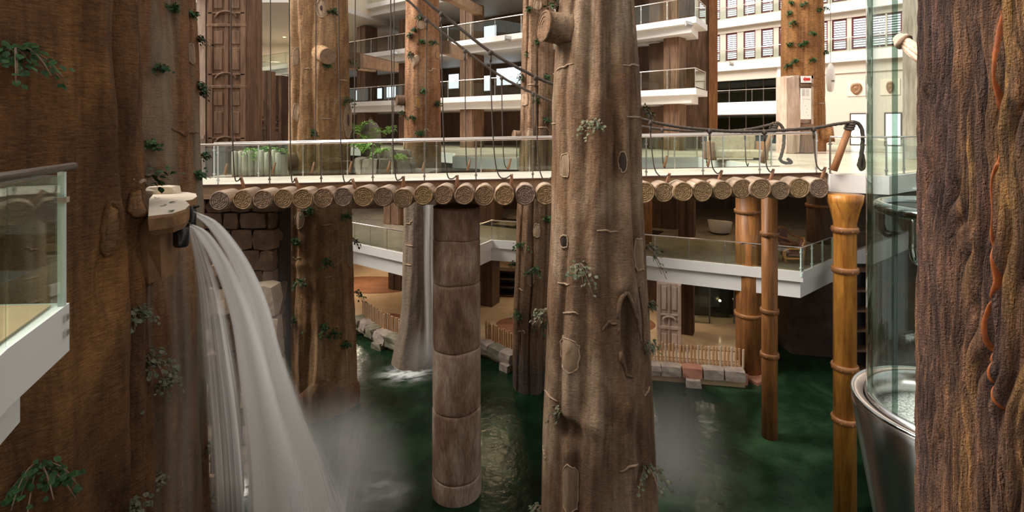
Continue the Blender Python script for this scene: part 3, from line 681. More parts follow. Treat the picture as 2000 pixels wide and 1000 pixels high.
# ================================================================== GIANT TRUNKS
def fnoise(th, z, seed, amp=1., k0=2, zf=1., n=7):
    r = np.random.default_rng(seed); out = np.zeros(np.broadcast(th, z).shape)
    for i in range(n):
        k = int(r.integers(k0, k0+6)); m = r.normal(0, 1.4)*zf; a = 1/(1+.35*i); ph, p2 = r.uniform(0, 6.28, 2)
        out += a*np.sin(k*th+m*z+ph+.9*np.sin(.7*zf*z+p2))
    return out*amp/n
def theta_at(px, c, R):
    """angle on a trunk (centre c, radius R) that the ray through column px meets first"""
    k = (px-1000)/F; a = k*k+1; b = -2*(k*c[0]+c[1]); q = c[0]**2+c[1]**2-R*R; d = max(0., b*b-4*a*q); y = (-b-math.sqrt(d))/(2*a)
    return math.atan2(k*y-c[0], c[1]-y)
class Trunk:
    """rings of a moulded trunk; rows come from the outline's left and right edge at each row of the photograph, at distance D"""
    def __init__(s, D, rows, folds=(), dents=(), bumpy=.02, seed=1, nth=140, nz=150, zbot=None, ztop=None, poly=None, shape=None, tab=None, arc=None):
        s.D = D; r_ = []
        for py, l, r in rows:
            c = (l+r)/2; cosf = math.cos(math.atan((c-1000)/F))
            r_.append((EYE-(py-HY)/F*D, (c-1000)/F*D, (r-l)/2/F*D*cosf))
        r_.sort(); s.tab = np.array(r_ if tab is None else tab)
        s.z0 = s.tab[0, 0] if zbot is None else zbot; s.z1 = s.tab[-1, 0] if ztop is None else ztop
        s.folds, s.dents, s.bumpy, s.seed, s.poly, s.shape = folds, dents, bumpy, seed, poly, shape
        s.nth, s.nz = nth, nz
        th = np.linspace(-PI, PI, nth, endpoint=False); z = np.linspace(s.z0, s.z1, nz)
        if arc: th = np.r_[np.linspace(-PI, arc[0], 20, endpoint=False), np.linspace(arc[0], arc[1], nth-100, endpoint=False), np.linspace(arc[1], PI, 80, endpoint=False)]
        s.TH, s.Z = np.meshgrid(th, z); s.P = s.surf(s.TH, s.Z)
        e = 1e-2; s.N = np.cross(s.surf(s.TH+e, s.Z)-s.P, s.surf(s.TH, s.Z+e)-s.P); s.N /= np.linalg.norm(s.N, axis=-1, keepdims=True)
        view = s.P-np.array([0, 0, EYE]); s.front = (s.N*view).sum(-1) < 0
        with np.errstate(all='ignore'): s.px, s.py = proj(s.P)
        s.base = np.array([np.interp(s.z0, s.tab[:, 0], s.tab[:, 1]), D, s.z0])
    def surf(s, th, z):
        th = np.asarray(th, float); z = np.asarray(z, float)
        cx = np.interp(z, s.tab[:, 0], s.tab[:, 1]); R = np.interp(z, s.tab[:, 0], s.tab[:, 2])
        k = np.ones(np.broadcast(th, z).shape)
        if s.poly:
            n, ph, amt = s.poly; a = np.mod(th-ph, 2*PI/n)-PI/n; k = k*(1-amt+amt*math.cos(PI/n)/np.cos(a))
        for t0, w, a, drift in s.folds:
            d = np.mod(th-(t0+drift*z+.05*np.sin(1.1*z+t0*5))+PI, 2*PI)-PI
            k = k+2.0*a*np.exp(-(d/w)**2)*(.7+.3*np.sin(.8*z+t0*3))
        for t0, zc, wt, wz, a in s.dents:
            d = np.mod(th-t0+PI, 2*PI)-PI; q = (d/wt)**2+((z-zc)/wz)**2; k = k+1.35*a*np.exp(-(q*q if a < -.12 else q))
        if s.shape is not None: k = k*s.shape(th, z)
        r = R*k+s.bumpy*fnoise(th, z, s.seed, 1., 2, 1.)+s.bumpy*.45*fnoise(th, z*2.7, s.seed+9, 1., 5, 1.6)
        return np.stack([cx+r*np.sin(th), s.D-r*np.cos(th), z+0*r], -1)
    def pick(s, px, py):
        d = (s.px-px)**2+(s.py-py)**2; d = np.where(s.front, d, 1e9); i, j = np.unravel_index(np.argmin(d), d.shape)
        return float(s.TH[i, j]), float(s.Z[i, j]), s.P[i, j].copy(), s.N[i, j].copy()
    def make(s, name, label, mat, parts_label=None):
        t = thing(name, s.base, label, 'trunk')
        mb = MB().grid(s.P, True); n = s.nth
        mb.f += [tuple(range(n-1, -1, -1)), tuple((s.nz-1)*n+j for j in range(n))]
        o = mb.build('bark', mat, t, True); s.t = t; return t
    def loop(s, px, py, w, h, n=26, jag=.12, seed=0, lift=.0, square=2.0):
        th0, z0, p, nn = s.pick(px, py); r = np.random.default_rng(int(seed+px*7+py)); sc = p[1]/F
        R = max(.2, np.linalg.norm(p[:2]-np.array([np.interp(z0, s.tab[:, 0], s.tab[:, 1]), s.D])))
        fac = max(.35, abs(np.dot(nn, (p-np.array([0, 0, EYE]))/np.linalg.norm(p-np.array([0, 0, EYE])))))
        a = np.linspace(0, 2*PI, n, endpoint=False); j = 1+jag*r.normal(0, .5, n)
        ca, sa = np.cos(a), np.sin(a)
        a1, _ = proj(s.surf(th0+.01, z0)); a0, _ = proj(s.surf(th0-.01, z0)); k_ = max(abs(a1-a0)/.02, .35*R/sc)
        x = np.sign(ca)*np.abs(ca)**(2/square)*j*w/2/k_; y = np.sign(sa)*np.abs(sa)**(2/square)*j*h/2*sc
        return th0, z0, x, y
    def scar(s, px, py, w, h, mat='scar', rim=.022, seed=0, depth=.03, jag=.12, square=2.6, hole=False, rimm='scarrim'):
        """a patch of bare wood with a torn rim of bark round it"""
        th0, z0, x, y = s.loop(px, py, w, h, 26, jag, seed, square=square); rows = []
        for k, d in ((1.0, .012), (.85, .02), (.5, .028), (.02, .03)):
            th, z = th0+x*k, np.clip(z0+y*k, s.z0, s.z1); P = s.surf(th, z); c = np.stack([np.interp(z, s.tab[:, 0], s.tab[:, 1]), np.full_like(z, s.D), z], -1)
            nn = P-c; nn[:, 2] = 0; nn /= np.linalg.norm(nn, axis=1, keepdims=True); rows.append(P+nn*d)
        o = MB().grid(np.array(rows), True).build('bare_patch', mat, s.t, True)
        MB().tube([tuple(p) for p in rows[0]], [rim*(.6+.8*abs(math.sin(i*1.7+seed))) for i in range(26)], 6, True).build('torn_rim', rimm, o, True)
        if hole:
            MB().grid(np.array([[q*(.42)+rows[3][0]*(.58) for q in rows[0]], [q*.2+rows[3][0]*.8+(nn[0]*.012) for q in rows[0]], [rows[3][0]+nn[0]*.012]*26]), True).build('knot_hole', 'hole', o, True)
        return o
    def ridge(s, pts, r=.025, mat='scarrim', lift=0.):
        """a raised twig or vine lying on the bark"""
        P = []
        for a, b in zip(pts[:-1], pts[1:]):
            for q in np.linspace(0, 1, 5)[:-1]: P.append((lerp(a[0], b[0], q), lerp(a[1], b[1], q)))
        P.append(pts[-1]); Q = []
        for p in P:
            th, z, q, n = s.pick(*p); Q.append(q+n*(r*.3+lift))
        Q = smooth_path(interp_path(Q, max(4, len(Q))), len(Q)*2)
        MB().tube([tuple(q) for q in Q], [r*(.45+.55*math.sin(PI*(i+.6)/(len(Q)+.2))) for i in range(len(Q))], 7).build('bark_ridge', mat, s.t, True)
    def stump(s, px, py, L, r, dirv, face='trunkstub', mat='trunkstub'):
        th, z, p, n = s.pick(px, py); d = Vector(dirv).normalized(); a = p-np.array(d)*.25
        pts = [Vector(a)+d*(L+.25)*k for k in (0, .3, .5, .8, 1.)]
        o = MB().tube(pts, [r*1.35, r*1.12, r*1.03, r, r*.98], 18).build('branch_stump', mat, s.t, True)
        e = Vector(a)+d*(L+.25); rows = []
        u = d.orthogonal().normalized(); v = d.cross(u)
        for k, h in ((1.02, -.03), (1.03, .012), (.9, .022), (.87, .008), (.6, .02), (.57, .006), (.3, .018), (.27, .006), (.01, .012)):
            rows.append([tuple(e+(u*math.cos(q)+v*math.sin(q))*r*k+d*h) for q in np.linspace(0, 2*PI, 20, endpoint=False)])
        MB().grid(rows, True).build('sawn_face', face, o, False)
        return o

# ---- leafy sprigs
leaf_me = {}
def leaf_mesh(mat):
    if mat not in leaf_me:
        me = bpy.data.meshes.new('leaf')
        me.from_pydata([(0, 0, 0), (.32, .3, .07), (.36, .62, .05), (0, 1, -.06), (-.36, .62, .05), (-.32, .3, .07), (0, .33, 0), (0, .66, .01)], [],
                       [(0, 1, 6), (1, 2, 7, 6), (2, 3, 7), (0, 6, 5), (5, 6, 7, 4), (4, 7, 3)])
        me.materials.append(M[mat]); leaf_me[mat] = me
    return leaf_me[mat]
LEAFV = [(0, 0, 0), (.32, .3, .07), (.36, .62, .05), (0, 1, -.06), (-.36, .62, .05), (-.32, .3, .07), (0, .33, 0), (0, .66, .01)]
LEAFF = [(0, 1, 6), (1, 2, 7, 6), (2, 3, 7), (0, 6, 5), (5, 6, 7, 4), (4, 7, 3)]
def sprig(p, n, size, leaf, label, group, nst=4, nl=7, mat='leaf', droop=.6, single=False, side=0., seed=0):
    r = random.Random(seed+int(abs(p[0])*977+abs(p[2])*131)); p = Vector(p); n = Vector(n).normalized()
    t = thing('leafy_sprig', p-n*.02, label, 'sprig', group)
    up = Vector((0, 0, 1)); sd = n.cross(up).normalized(); st = MB(); lv = MB(); items = []
    for k in range(nst):
        a = (k+.5)/nst*2-1
        d = (n*r.uniform(.5, .9)+sd*(a*1.1+side+r.uniform(-.2, .2))+up*r.uniform(-.1, .7)).normalized()
        L = size*r.uniform(.35, 1.1); pts = []
        for q in np.linspace(0, 1, 6): pts.append(p-n*.02+d*L*q-up*droop*L*q*q)
        st.tube(pts, [.006+.006*size*(1-q) for q in np.linspace(0, 1, 6)], 5)
        for m in range(nl):
            q = .1+.9*r.random()**.7; b = p+d*L*q-up*droop*L*q*q+Vector((r.uniform(-1, 1), r.uniform(-1, 1), r.uniform(-1, 1)))*leaf*.8
            tg = (d-up*2*droop*q).normalized()
            ld = (tg*.5+sd*r.uniform(-1, 1)+n*r.uniform(-.1, .8)+up*r.uniform(-.9, .4)).normalized()
            nrm = (up*.7+n*.6+Vector((r.uniform(-.6, .6), r.uniform(-.6, .6), r.uniform(-.3, .5)))).normalized()
            x = ld.cross(nrm)
            if x.length < .1: continue
            x.normalize(); zz = x.cross(ld); s = leaf*r.uniform(.7, 1.2)
            items.append(Matrix(((x.x*s, ld.x*s, zz.x*s, b.x), (x.y*s, ld.y*s, zz.y*s, b.y), (x.z*s, ld.z*s, zz.z*s, b.z), (0, 0, 0, 1))))
    st.build('stem', 'twig', t, True)
    if single:
        me = leaf_mesh(mat); off = Matrix.Translation(-wloc(t))
        for m4 in items:
            o = link('leaf', me, t); o.matrix_local = off @ m4
    else:
        for m4 in items: lv.add([m4 @ Vector(q) for q in LEAFV], LEAFF)
        lv.build('foliage', mat, t, kind='stuff')
    return t
def grow(tr, where, label, group, size=.4, leaf=.09, mat='leaf', single=False, droop=.6, nst=4, nl=7, side=0):
    for i, w in enumerate(where):
        px, py = w[0], w[1]; k = w[2] if len(w) > 2 else 1.; lb = w[3] if len(w) > 3 else label
        th, z, p, n = tr.pick(px, py)
        if len(w) <= 3: lb = label+(', high above the bridge' if py < 140 else ', just above the handrail' if py < 290 else ', level with the bridge' if py < 400 else ', between the logs and the mezzanine' if py < 540 else ', near the pool')
        sprig(p, n, size*k, leaf, lb, None if len(w) > 3 else group, nst, nl, mat, droop, single, side, i)

# ---- T1: huge rust trunk in the left foreground
d1 = 10.5; th1 = math.radians(47.3); c1 = (-d1*math.sin(th1), d1*math.cos(th1))
T1 = Trunk(c1[1], [], tab=[[-9., c1[0], 2.33], [-3, c1[0], 2.24], [0, c1[0], 2.2], [3, c1[0], 2.13], [6, c1[0], 2.08]], seed=3, bumpy=.05, nth=420, nz=260, zbot=-9.0, ztop=6.0,
           folds=[(theta_at(p, c1, 2.2), w, a, d) for p, w, a, d in ((222, .09, .030, -.020), (251, .045, -.050, -.004), (268, .06, .022, 0.), (281, .03, -.025, 0), (170, .12, -.022, -.02), (120, .10, .018, 0.), (60, .10, -.02, .01), (10, .1, .015, 0))],
           dents=[(theta_at(p, c1, 2.2), z, wt, wz, a) for p, z, wt, wz, a in ((215, -.4, .07, .5, -.05), (205, 1.9, .1, .8, .025), (270, .3, .06, .12, .03), (270, -.25, .06, .3, -.03), (285, -3.5, .08, 1.2, .03), (100, -3, .3, 1.5, .03))])
T1.make('giant_trunk', 'massive rust-brown moulded trunk with grainy bark beside the near glass balcony', 't1')
T1.scar(215, 450, 36, 105, 't4', .03, 1, square=2.2, rimm='t1')
T1.scar(268, 395, 26, 56, 't4', .018, 2, rimm='t1')
T1.ridge([(258, 352), (272, 358), (286, 352)], .03)
grow(T1, [(30, 95, 1.1, 'dark ivy sprig hanging highest on the rust trunk with one long trailing stem')], '', '', .52, .105, 'leaf', True, 1.0, 10, 9)
grow(T1, [(75, 905, 1.1, 'wide dark sprig with dry pale leaves low on the rust trunk under the balcony')], '', '', .62, .09, 'leaf', True, .7, 11, 9)
grow(T1, [(292, 345, 1, 'bright round-leaved sprig overhanging the pale rock ledge')], '', '', .6, .12, 'leaf', True, .25, 5, 6, .3)
grow(T1, [(266, 605, .8), (286, 715, 1.3), (288, 690, 1.0), (255, 975, .8)], 'small leafy sprig on the grooved edge of the rust trunk', 'sprigs along the rust trunk edge', .40, .085, 'leafdusty', True, .9, 7, 7)

# ---- T2: umber trunk behind the rock ledge
T2 = Trunk(11.2, [(-150, 130, 385), (0, 120, 389), (100, 118, 394), (300, 112, 401), (420, 108, 407), (600, 104, 411), (800, 100, 415), (1000, 96, 418), (1120, 94, 420)], seed=11, bumpy=.05, nth=260, nz=200,
           folds=[(theta_at(p, (-8.3, 11.2), 1.42), w, a, d) for p, w, a, d in ((388, .05, -.035, -.004), (368, .08, .018, 0), (335, .1, -.02, -.004), (305, .1, .018, 0), (397, .05, .012, 0), (352, .04, -.022, .004))],
           dents=((.9, .85, .25, .1, .03), (.85, .7, .3, .12, -.03)), zbot=-8.9, ztop=6)
T2.make('giant_trunk', 'umber-brown moulded trunk rising behind the rock ledge spout', 't2')
T2.scar(374, 108, 13, 40, 'scar', .02, 4)
T2.ridge([(335, 250), (360, 262), (388, 258)], .03, 't2')
grow(T2, [(310, 130, 1.0), (295, 280, 1.1), (398, 78, .8), (402, 180, 1.), (396, 165, .6), (383, 335, .8), (340, 18, .5), (376, 25, .5), (400, 300, .6)], 'dark leafy sprig on the umber trunk above the rock ledge', 'sprigs on the upper umber trunk', .30, .08, 'leaf', False, .7, 8, 8)
grow(T2, [(406, 635, .9), (408, 745, 1.), (405, 870, .6), (415, 970, .7), (318, 735, 1.4), (305, 930, 1.)], 'pale dusty sprig on the wet lower part of the umber trunk', 'sprigs on the lower umber trunk', .34, .08, 'leafdusty', False, .9, 8, 8)

# ---- T3: tan trunk in the middle, in front of the bridge
T3 = Trunk(11.5, [(-120, 1097, 1234), (0, 1092, 1238), (100, 1083, 1245), (200, 1076, 1250), (300, 1077, 1252), (400, 1074, 1254), (500, 1071, 1259), (600, 1067, 1265), (700, 1064, 1270), (800, 1060, 1275), (900, 1057, 1279), (1000, 1054, 1284), (1120, 1050, 1288)], seed=21, bumpy=.045, nth=300, nz=320,
           folds=[(theta_at(p, (1.86, 11.5), 1.04), w, a, d) for p, w, a, d in ((1086, .10, .02, 0), (1101, .07, -.05, .008), (1119, .10, .03, .008), (1143, .09, -.035, .015), (1168, .11, .035, .02), (1200, .15, -.060, .016), (1226, .08, .03, .01), (1240, .06, -.04, 0), (1249, .06, .02, 0))]+[(1.9, .2, -.05, 0), (-1.9, .2, -.05, 0)],
           dents=[(theta_at(p, (1.88, 11.5), 1.12), EYE-(y-HY)/F*10.5, w, h, a) for p, y, w, h, a in ((1229, 655, .15, .85, -.20), (1203, 630, .10, .75, .06), (1250, 640, .09, 1.0, .06), (1218, 560, .16, .16, .06), (1216, 790, .13, .38, .09), (1110, 850, .22, .28, -.13),
                  (1145, 825, .25, .2, .05), (1216, 312, .05, .3, -.10), (1145, 120, .09, .8, -.045), (1192, 160, .10, 1.2, -.055), (1180, 900, .12, .7, -.05), (1150, 420, .4, .35, .03), (1240, 860, .08, .8, -.06), (1165, 210, .15, .3, .03))])
T3.make('giant_trunk', 'tan-grey moulded trunk with deep folds standing in front of the log bridge', 't3')
for a in ((1106, 323, 22, 46, 'scar', .014, 1), (1106, 692, 30, 62, 'scar', .013, 2), (1113, 955, 34, 86, 'scar', .013, 3), (1251, 497, 20, 64, 'scar', .018, 4)): T3.scar(*a[:6], seed=a[6], square=3.4)
T3.scar(1101, 470, 18, 24, 'hole', .02, 5, square=2)
T3.scar(1217, 315, 16, 40, 'hole', .012, 6, square=2)
for a in (((1086, 136), (1102, 130), (1120, 124)), ((1078, 243), (1086, 240), (1094, 243)), ((1217, 128), (1232, 127), (1247, 129)), ((1224, 227), (1238, 229), (1251, 228)), ((1065, 762), (1074, 776), (1090, 786)), ((1268, 755), (1264, 766), (1258, 774)),
          ((1245, 905), (1226, 914), (1212, 921)), ((1061, 870), (1063, 885), (1066, 898)), ((1166, 452), (1190, 451), (1208, 454)), ((1090, 552), (1100, 555), (1112, 557)), ((1100, 612), (1118, 610), (1130, 614))): T3.ridge(a, .024)
for a, r_ in ((((1207, 650), (1206, 610), (1213, 578), (1224, 568), (1236, 590), (1247, 630), (1252, 670)), .05), (((1208, 650), (1212, 700), (1222, 732), (1238, 738)), .045), (((1176, 645), (1192, 628), (1204, 632)), .035), (((1250, 560), (1256, 620), (1258, 690)), .04)): T3.ridge(a, r_, 't3')
T3.stump(1096, 58, .40, .33, (-.93, -.36, .10), 't6', 't3')
grow(T3, [(1160, 235, 1.0, 'dry-leaved sprig hanging on the front of the tan trunk above the handrail'), (1128, 515, 1.2, 'thick drooping sprig on the front of the tan trunk below the logs'), (1098, 800, .9, 'small green sprig low on the left of the tan trunk'),
          (1262, 910, 1.5, 'long pale trailing vine low on the right edge of the tan trunk'), (1258, 670, .8, 'round-leaved sprig on the right edge of the tan trunk above the pool'), (1256, 215, .8, 'dark sprig on the right edge of the tan trunk above the rope'),
          (1260, 480, 1.3, 'ivy hanging from the right edge of the tan trunk at the mezzanine'), (1064, 610, 1., 'pale sprig on the left edge of the tan trunk beside the brown bundle trunk'), (1268, 595, .4, 'tiny sprig on the tan trunk right edge under the mezzanine slab'),
          (1052, 990, 1., 'sprig at the foot of the tan trunk near the water')], '', '', .44, .085, 'leafdusty', True, .9, 8, 8)
grow(T3, [(1090, 12, 1., 'tuft of green leaves on top of the cut branch stump')], '', '', .3, .09, 'leaf', True, .2, 4, 6)

# ---- T4: amber trunk with a skirted foot
T4 = Trunk(19.3, [(-150, 566, 680), (0, 562, 684), (200, 560, 688), (340, 559, 690), (410, 556, 692), (500, 553, 694), (600, 551, 698), (700, 549, 703), (770, 549, 704)], seed=31, bumpy=.06, nth=220, nz=220, poly=(6, -.55, .55),
           folds=((-.72, .07, .035, .008), (-.42, .08, -.05, .0), (.1, .07, -.03, .01), (.32, .06, .03, .012), (.7, .1, -.03, 0)), dents=((-.3, -3.2, .5, .15, .04), (.3, -6.5, .07, 1.2, .05), (-.2, -6.3, .06, 1.2, .05), (.5, 3.6, .3, .3, .05), (0, .1, .9, .12, .03)), zbot=-8.9, ztop=6.6)
T4.make('giant_trunk', 'amber-brown faceted trunk with flared foot behind the left half of the bridge', 't4')
ft = MB(); rows = []
for z, k in ((ZW-.3, 1.03), (ZW+.55, 1.06), (ZW+.9, 1.055), (ZW+.95, 1.0)):
    th = np.linspace(-PI, PI, 72, endpoint=False); P = T4.surf(th, np.full(72, max(z, -8.88))); c = np.array([T4.base[0], T4.base[1]])
    P[:, :2] = c+(P[:, :2]-c)*k; P[:, 2] = z+.35*np.sin(2.2*th+.7)*(z > ZW) + .12*np.sin(5*th); rows.append(P)
ft.grid(rows, True).build('stone_skirt', 't2', T4.t, True)
for a in ((578, 110, 12, 34, 'scarlight', .02), (581, 222, 14, 34, 'scarlight', .02), (628, 18, 18, 36, 'scarlight', .03), (679, 238, 16, 66, 'scar', .035), (585, 428, 18, 36, 'scarlight', .02), (683, 500, 10, 46, 'scar', .02), (674, 423, 12, 26, 'scarlight', .02)): T4.scar(*a, seed=int(a[0]), square=2.0, hole=(a[0] in (628, 679)))
for a in (((627, 232), (636, 230), (648, 232)), ((662, 156), (670, 155), (678, 157)), ((652, 205), (656, 200), (651, 197)), ((650, 520), (664, 512), (670, 498)), ((572, 504), (580, 506), (587, 503)), ((627, 442), (636, 440), (648, 436)), ((634, 542), (641, 541), (650, 538)), ((596, 135), (602, 134), (607, 136))): T4.ridge(a, .03)
T4.stump(632, 108, .55, .27, (.5, -.72, -.2), 'trunkstub', 't4')
T4.stump(567, 312, .8, .28, (-.75, -.62, -.0), 'trunkstub')
grow(T4, [(637, 126, 1.2, 'ivy hanging under the sawn stump of the amber trunk'), (676, 195, 1.), (648, 19, .6), (690, 118, 1.), (588, 548, 1.3), (636, 508, 1.), (563, 600, 1.6), (570, 622, 1.2), (632, 635, 1.), (650, 645, .9), (694, 570, 1.5), (698, 470, 1.2), (605, 410, .8), (672, 418, .8), (577, 468, .6), (609, 255, .8), (672, 668, .7)],
     'small ivy sprig on the amber faceted trunk', 'ivy sprigs on the amber trunk', .36, .10, 'leaf', False, .9, 6, 8)

# ---- T5: russet trunk, wet and grey below
T5 = Trunk(22.7, [(-200, 795, 857), (0, 793, 858), (200, 790, 861), (340, 789, 862), (410, 788, 850), (500, 787, 848), (600, 784, 848), (650, 777, 850), (690, 768, 852), (730, 760, 855)], seed=41, bumpy=.05, nth=160, nz=200, zbot=-8.9,
           folds=((-.6, .15, -.025, 0), (-.2, .12, .02, .01), (.25, .12, -.025, 0), (.7, .12, .02, 0)), dents=((-.4, -7.5, .25, 1.2, .12), (.3, -7.8, .2, 1., .1)))
T5.make('giant_trunk', 'russet trunk with a pale heart-shaped scar, footed in the splashing pool', 't5')
th_, z_, p_, n_ = T5.pick(809, 119)
hv = []
for q in np.linspace(0, 2*PI, 28, endpoint=False): hv.append((16*math.sin(q)**3/17*.26, (13*math.cos(q)-5*math.cos(2*q)-2*math.cos(3*q)-math.cos(4*q))/17*.36))
rows = []
for k, d in ((1, .01), (.9, .05), (.5, .06), (.01, .06)):
    rows.append([tuple(T5.surf(th_+a*k/.75, z_+b*k)+n_*d) for a, b in hv])
MB().grid(rows, True).build('heart_scar', 'scarlight', T5.t, True)
for a in ((816, 198, 12, 22, 'scarorange', .02), (855, 107, 6, 14, 'scarorange', .02), (822, 45, 14, 18, 'scarlight', .02), (788, 278, 8, 20, 'scarlight', .02)): T5.scar(*a, seed=int(a[0]))
for a in (((838, 137), (845, 136), (853, 137)), ((826, 255), (834, 254), (840, 256)), ((793, 434), (800, 435), (806, 434)), ((793, 479), (800, 480), (807, 479)), ((792, 517), (798, 516), (803, 518))): T5.ridge(a, .03, 'scarlight')
T5.stump(787, 195, .35, .22, (-.85, -.5, 0))
grow(T5, [(823, 34, 1.1), (844, 80, 1.), (805, 107, .9), (824, 80, .6), (852, 200, 1.2), (788, 200, 1.), (790, 220, 1.), (806, 227, 1.), (820, 258, 1.), (827, 178, .5), (812, 55, .6), (803, 65, .6)], 'small dark sprig on the russet heart-scarred trunk', 'sprigs on the heart-scarred trunk', .28, .10, 'leaf', False, .7, 6, 8)

# ---- T6: brown bundle trunk
T6 = Trunk(20.5, [(-200, 1024, 1074), (0, 1022, 1080), (200, 1017, 1080), (340, 1014, 1078), (410, 1010, 1076), (500, 1007, 1074), (600, 1003, 1072), (700, 1002, 1070), (790, 1001, 1070)], seed=51, bumpy=.05, nth=180, nz=180, zbot=-8.9,
           folds=((-.85, .08, -.10, 0), (-.45, .12, .05, .0), (-.05, .07, -.12, .01), (.35, .12, .06, 0), (.75, .07, -.10, 0), (1.2, .1, .04, 0)), dents=((0, ZW+.9, 2.5, .10, .03), (-.7, -6.6, .06, .5, -.15)))
T6.make('giant_trunk', 'brown trunk ribbed like a bundle of stems, behind the tan trunk', 't6')
for a in ((1027, 196, 18, 24, 'scarlight', .02), (1035, 260, 14, 16, 'scarlight', .02), (1048, 450, 12, 26, 'scarlight', .02), (1037, 543, 12, 28, 'scar', .02), (1050, 10, 14, 18, 'scarlight', .02)): T6.scar(*a, seed=int(a[0]), square=3)
for a in (((1030, 167), (1040, 166), (1054, 167)), ((1050, 251), (1060, 250), (1071, 252)), ((1012, 565), (1017, 564), (1022, 566)), ((1013, 648), (1018, 647), (1024, 649)), ((1060, 380), (1066, 378), (1074, 380))): T6.ridge(a, .03, 'scarlight')
T6.stump(1012, 265, .25, .2, (-.9, -.4, .1))
grow(T6, [(1035, 14, .8), (1030, 105, .6), (1052, 83, .9), (1022, 150, 1.2), (1066, 232, 1.2), (1050, 195, .8), (1065, 150, .8), (1015, 472, 1.6), (1045, 525, 1.6), (1005, 512, .8), (1018, 610, 1.5), (1062, 630, 2.), (1068, 425, 1.)], 'dark leafy tuft on the brown bundle trunk', 'tufts on the bundle trunk', .30, .10, 'leaf', False, .7, 7, 8)

# ---- T7: ginger trunk standing in the far lobby
T7 = Trunk(28.3, [(-100, 1528, 1606), (0, 1525, 1609), (150, 1523, 1611), (298, 1521, 1613)], seed=61, bumpy=.05, nth=120, nz=120, zbot=Z0, ztop=9.5, folds=((-.5, .12, -.05, 0), (.3, .1, -.04, .01), (.9, .1, -.03, 0)))
T7.make('giant_trunk', 'ginger-brown trunk standing on the lobby floor behind the sign pillar', 't7')
T7.stump(1613, 262, .35, .45, (.8, -.5, .1), 'trunkstub', 't7')
T7.ridge(((1598, 203), (1604, 202), (1611, 203)), .04)
grow(T7, [(1548, 3, .8), (1572, 7, .8), (1597, 18, .8), (1551, 41, 1.), (1543, 25, .5), (1586, 66, .9), (1565, 86, .6), (1574, 82, .5), (1545, 84, .8), (1541, 128, .8), (1552, 117, .8), (1612, 16, .8), (1610, 102, .8), (1588, 116, .5)], 'small dark leaf tuft on the ginger lobby trunk', 'tufts on the ginger trunk', .30, .11, 'leaf', False, .8, 6, 8)

# ---- T8: deeply furrowed bark column in the right foreground
d8, r8 = 3.2, .80; a8 = math.radians(38.4)+math.asin(r8/d8); c8 = (d8*math.sin(a8), d8*math.cos(a8))
def furrow(th, z):
    w = th*1.0+.05*np.sin(1.7*z+3*th)+.022*np.sin(5.1*z+9*th)+.012*np.sin(13*z+4*th)
    w = w+.010*np.sin(3.1*z+23*th)+.006*np.sin(9.3*z+31*th)
    a = np.abs(np.sin(43*w+1.5*np.sin(2.1*z+7*w)))**.6; b = np.abs(np.sin(61*w+2.0*np.sin(2.9*z+5*w)+1.3))**.6
    m = .5+.5*np.sin(1.9*z+13*w+2*np.sin(3*w)); c = np.sin(70*w+5*np.sin(6*z))*np.sin(31*z+19*th)
    g = a*(1-.6*m)+b*(.25+.6*m)
    return 1+.080*(g-.8)+.004*c
T8 = Trunk(c8[1], [], tab=[[-2.6, c8[0], r8*1.01], [0., c8[0], r8], [3.4, c8[0], r8*.985]], seed=71, bumpy=.008, nth=900, nz=420, arc=(-2.5, .6), zbot=-2.6, ztop=3.4, shape=furrow)
T8.make('furrowed_trunk', 'dark trunk with deep furrowed bark and an orange crack at the right edge', 't8')
cr = []
for px, py in smooth_path([(1947, 20), (1944, 100), (1949, 200), (1950, 300), (1945, 380), (1943, 470), (1950, 550), (1937, 600), (1933, 680), (1945, 760), (1956, 800)], 360):
    th_c = theta_at(px, c8, r8); r_c = r8*1.0; x_c, y_c = c8[0]+r_c*math.sin(th_c), c8[1]-r_c*math.cos(th_c)
    hw = .0028+.0045*abs(math.sin(py*.021)*math.sin(py*.0063+1))+random.uniform(0, .0012); t5 = th_c+np.linspace(-hw, hw, 5)/r8
    P_c = T8.surf(t5, np.full(5, EYE-(py-HY)/F*y_c)); nn = P_c-np.array([c8[0], c8[1], 0]); nn[:, 2] = 0; nn /= np.linalg.norm(nn, axis=1, keepdims=True)
    cr.append(P_c+nn*np.array([-.004, .004, .006, .004, -.004])[:, None])
MB().grid(np.array(cr)).build('orange_crack', 'resin', T8.t, True)
# pale bundle tied at an angle to the furrowed trunk
bb = thing('stick_bundle', W(1812, 118, 2.75), 'pale bundle of sticks jutting out from the furrowed trunk', 'bundle')
A, B = W(1757, 76, 2.9), W(1830, 128, 2.7); dd = B-A
for k in range(6):
    o = np.array([0, .03*math.sin(k*1.05), .024*math.cos(k*1.05)])
    MB().tube([tuple(A+o*.6), tuple(A+dd*.5+o*1.1+[0, 0, -.006]), tuple(B+o*1.2)], [.016, .018, .017], 7).build('stick', 'strawtip', bb, True)
MB().tube([tuple(A+dd*.05), tuple(A+dd*.14)], [.043, .046], 12).build('binding', 'strawtip', bb, True)
MB().tube([tuple(A-dd*.05), tuple(A+dd*.05)], [.030, .038], 12).build('tip', 'strawtip', bb, True)

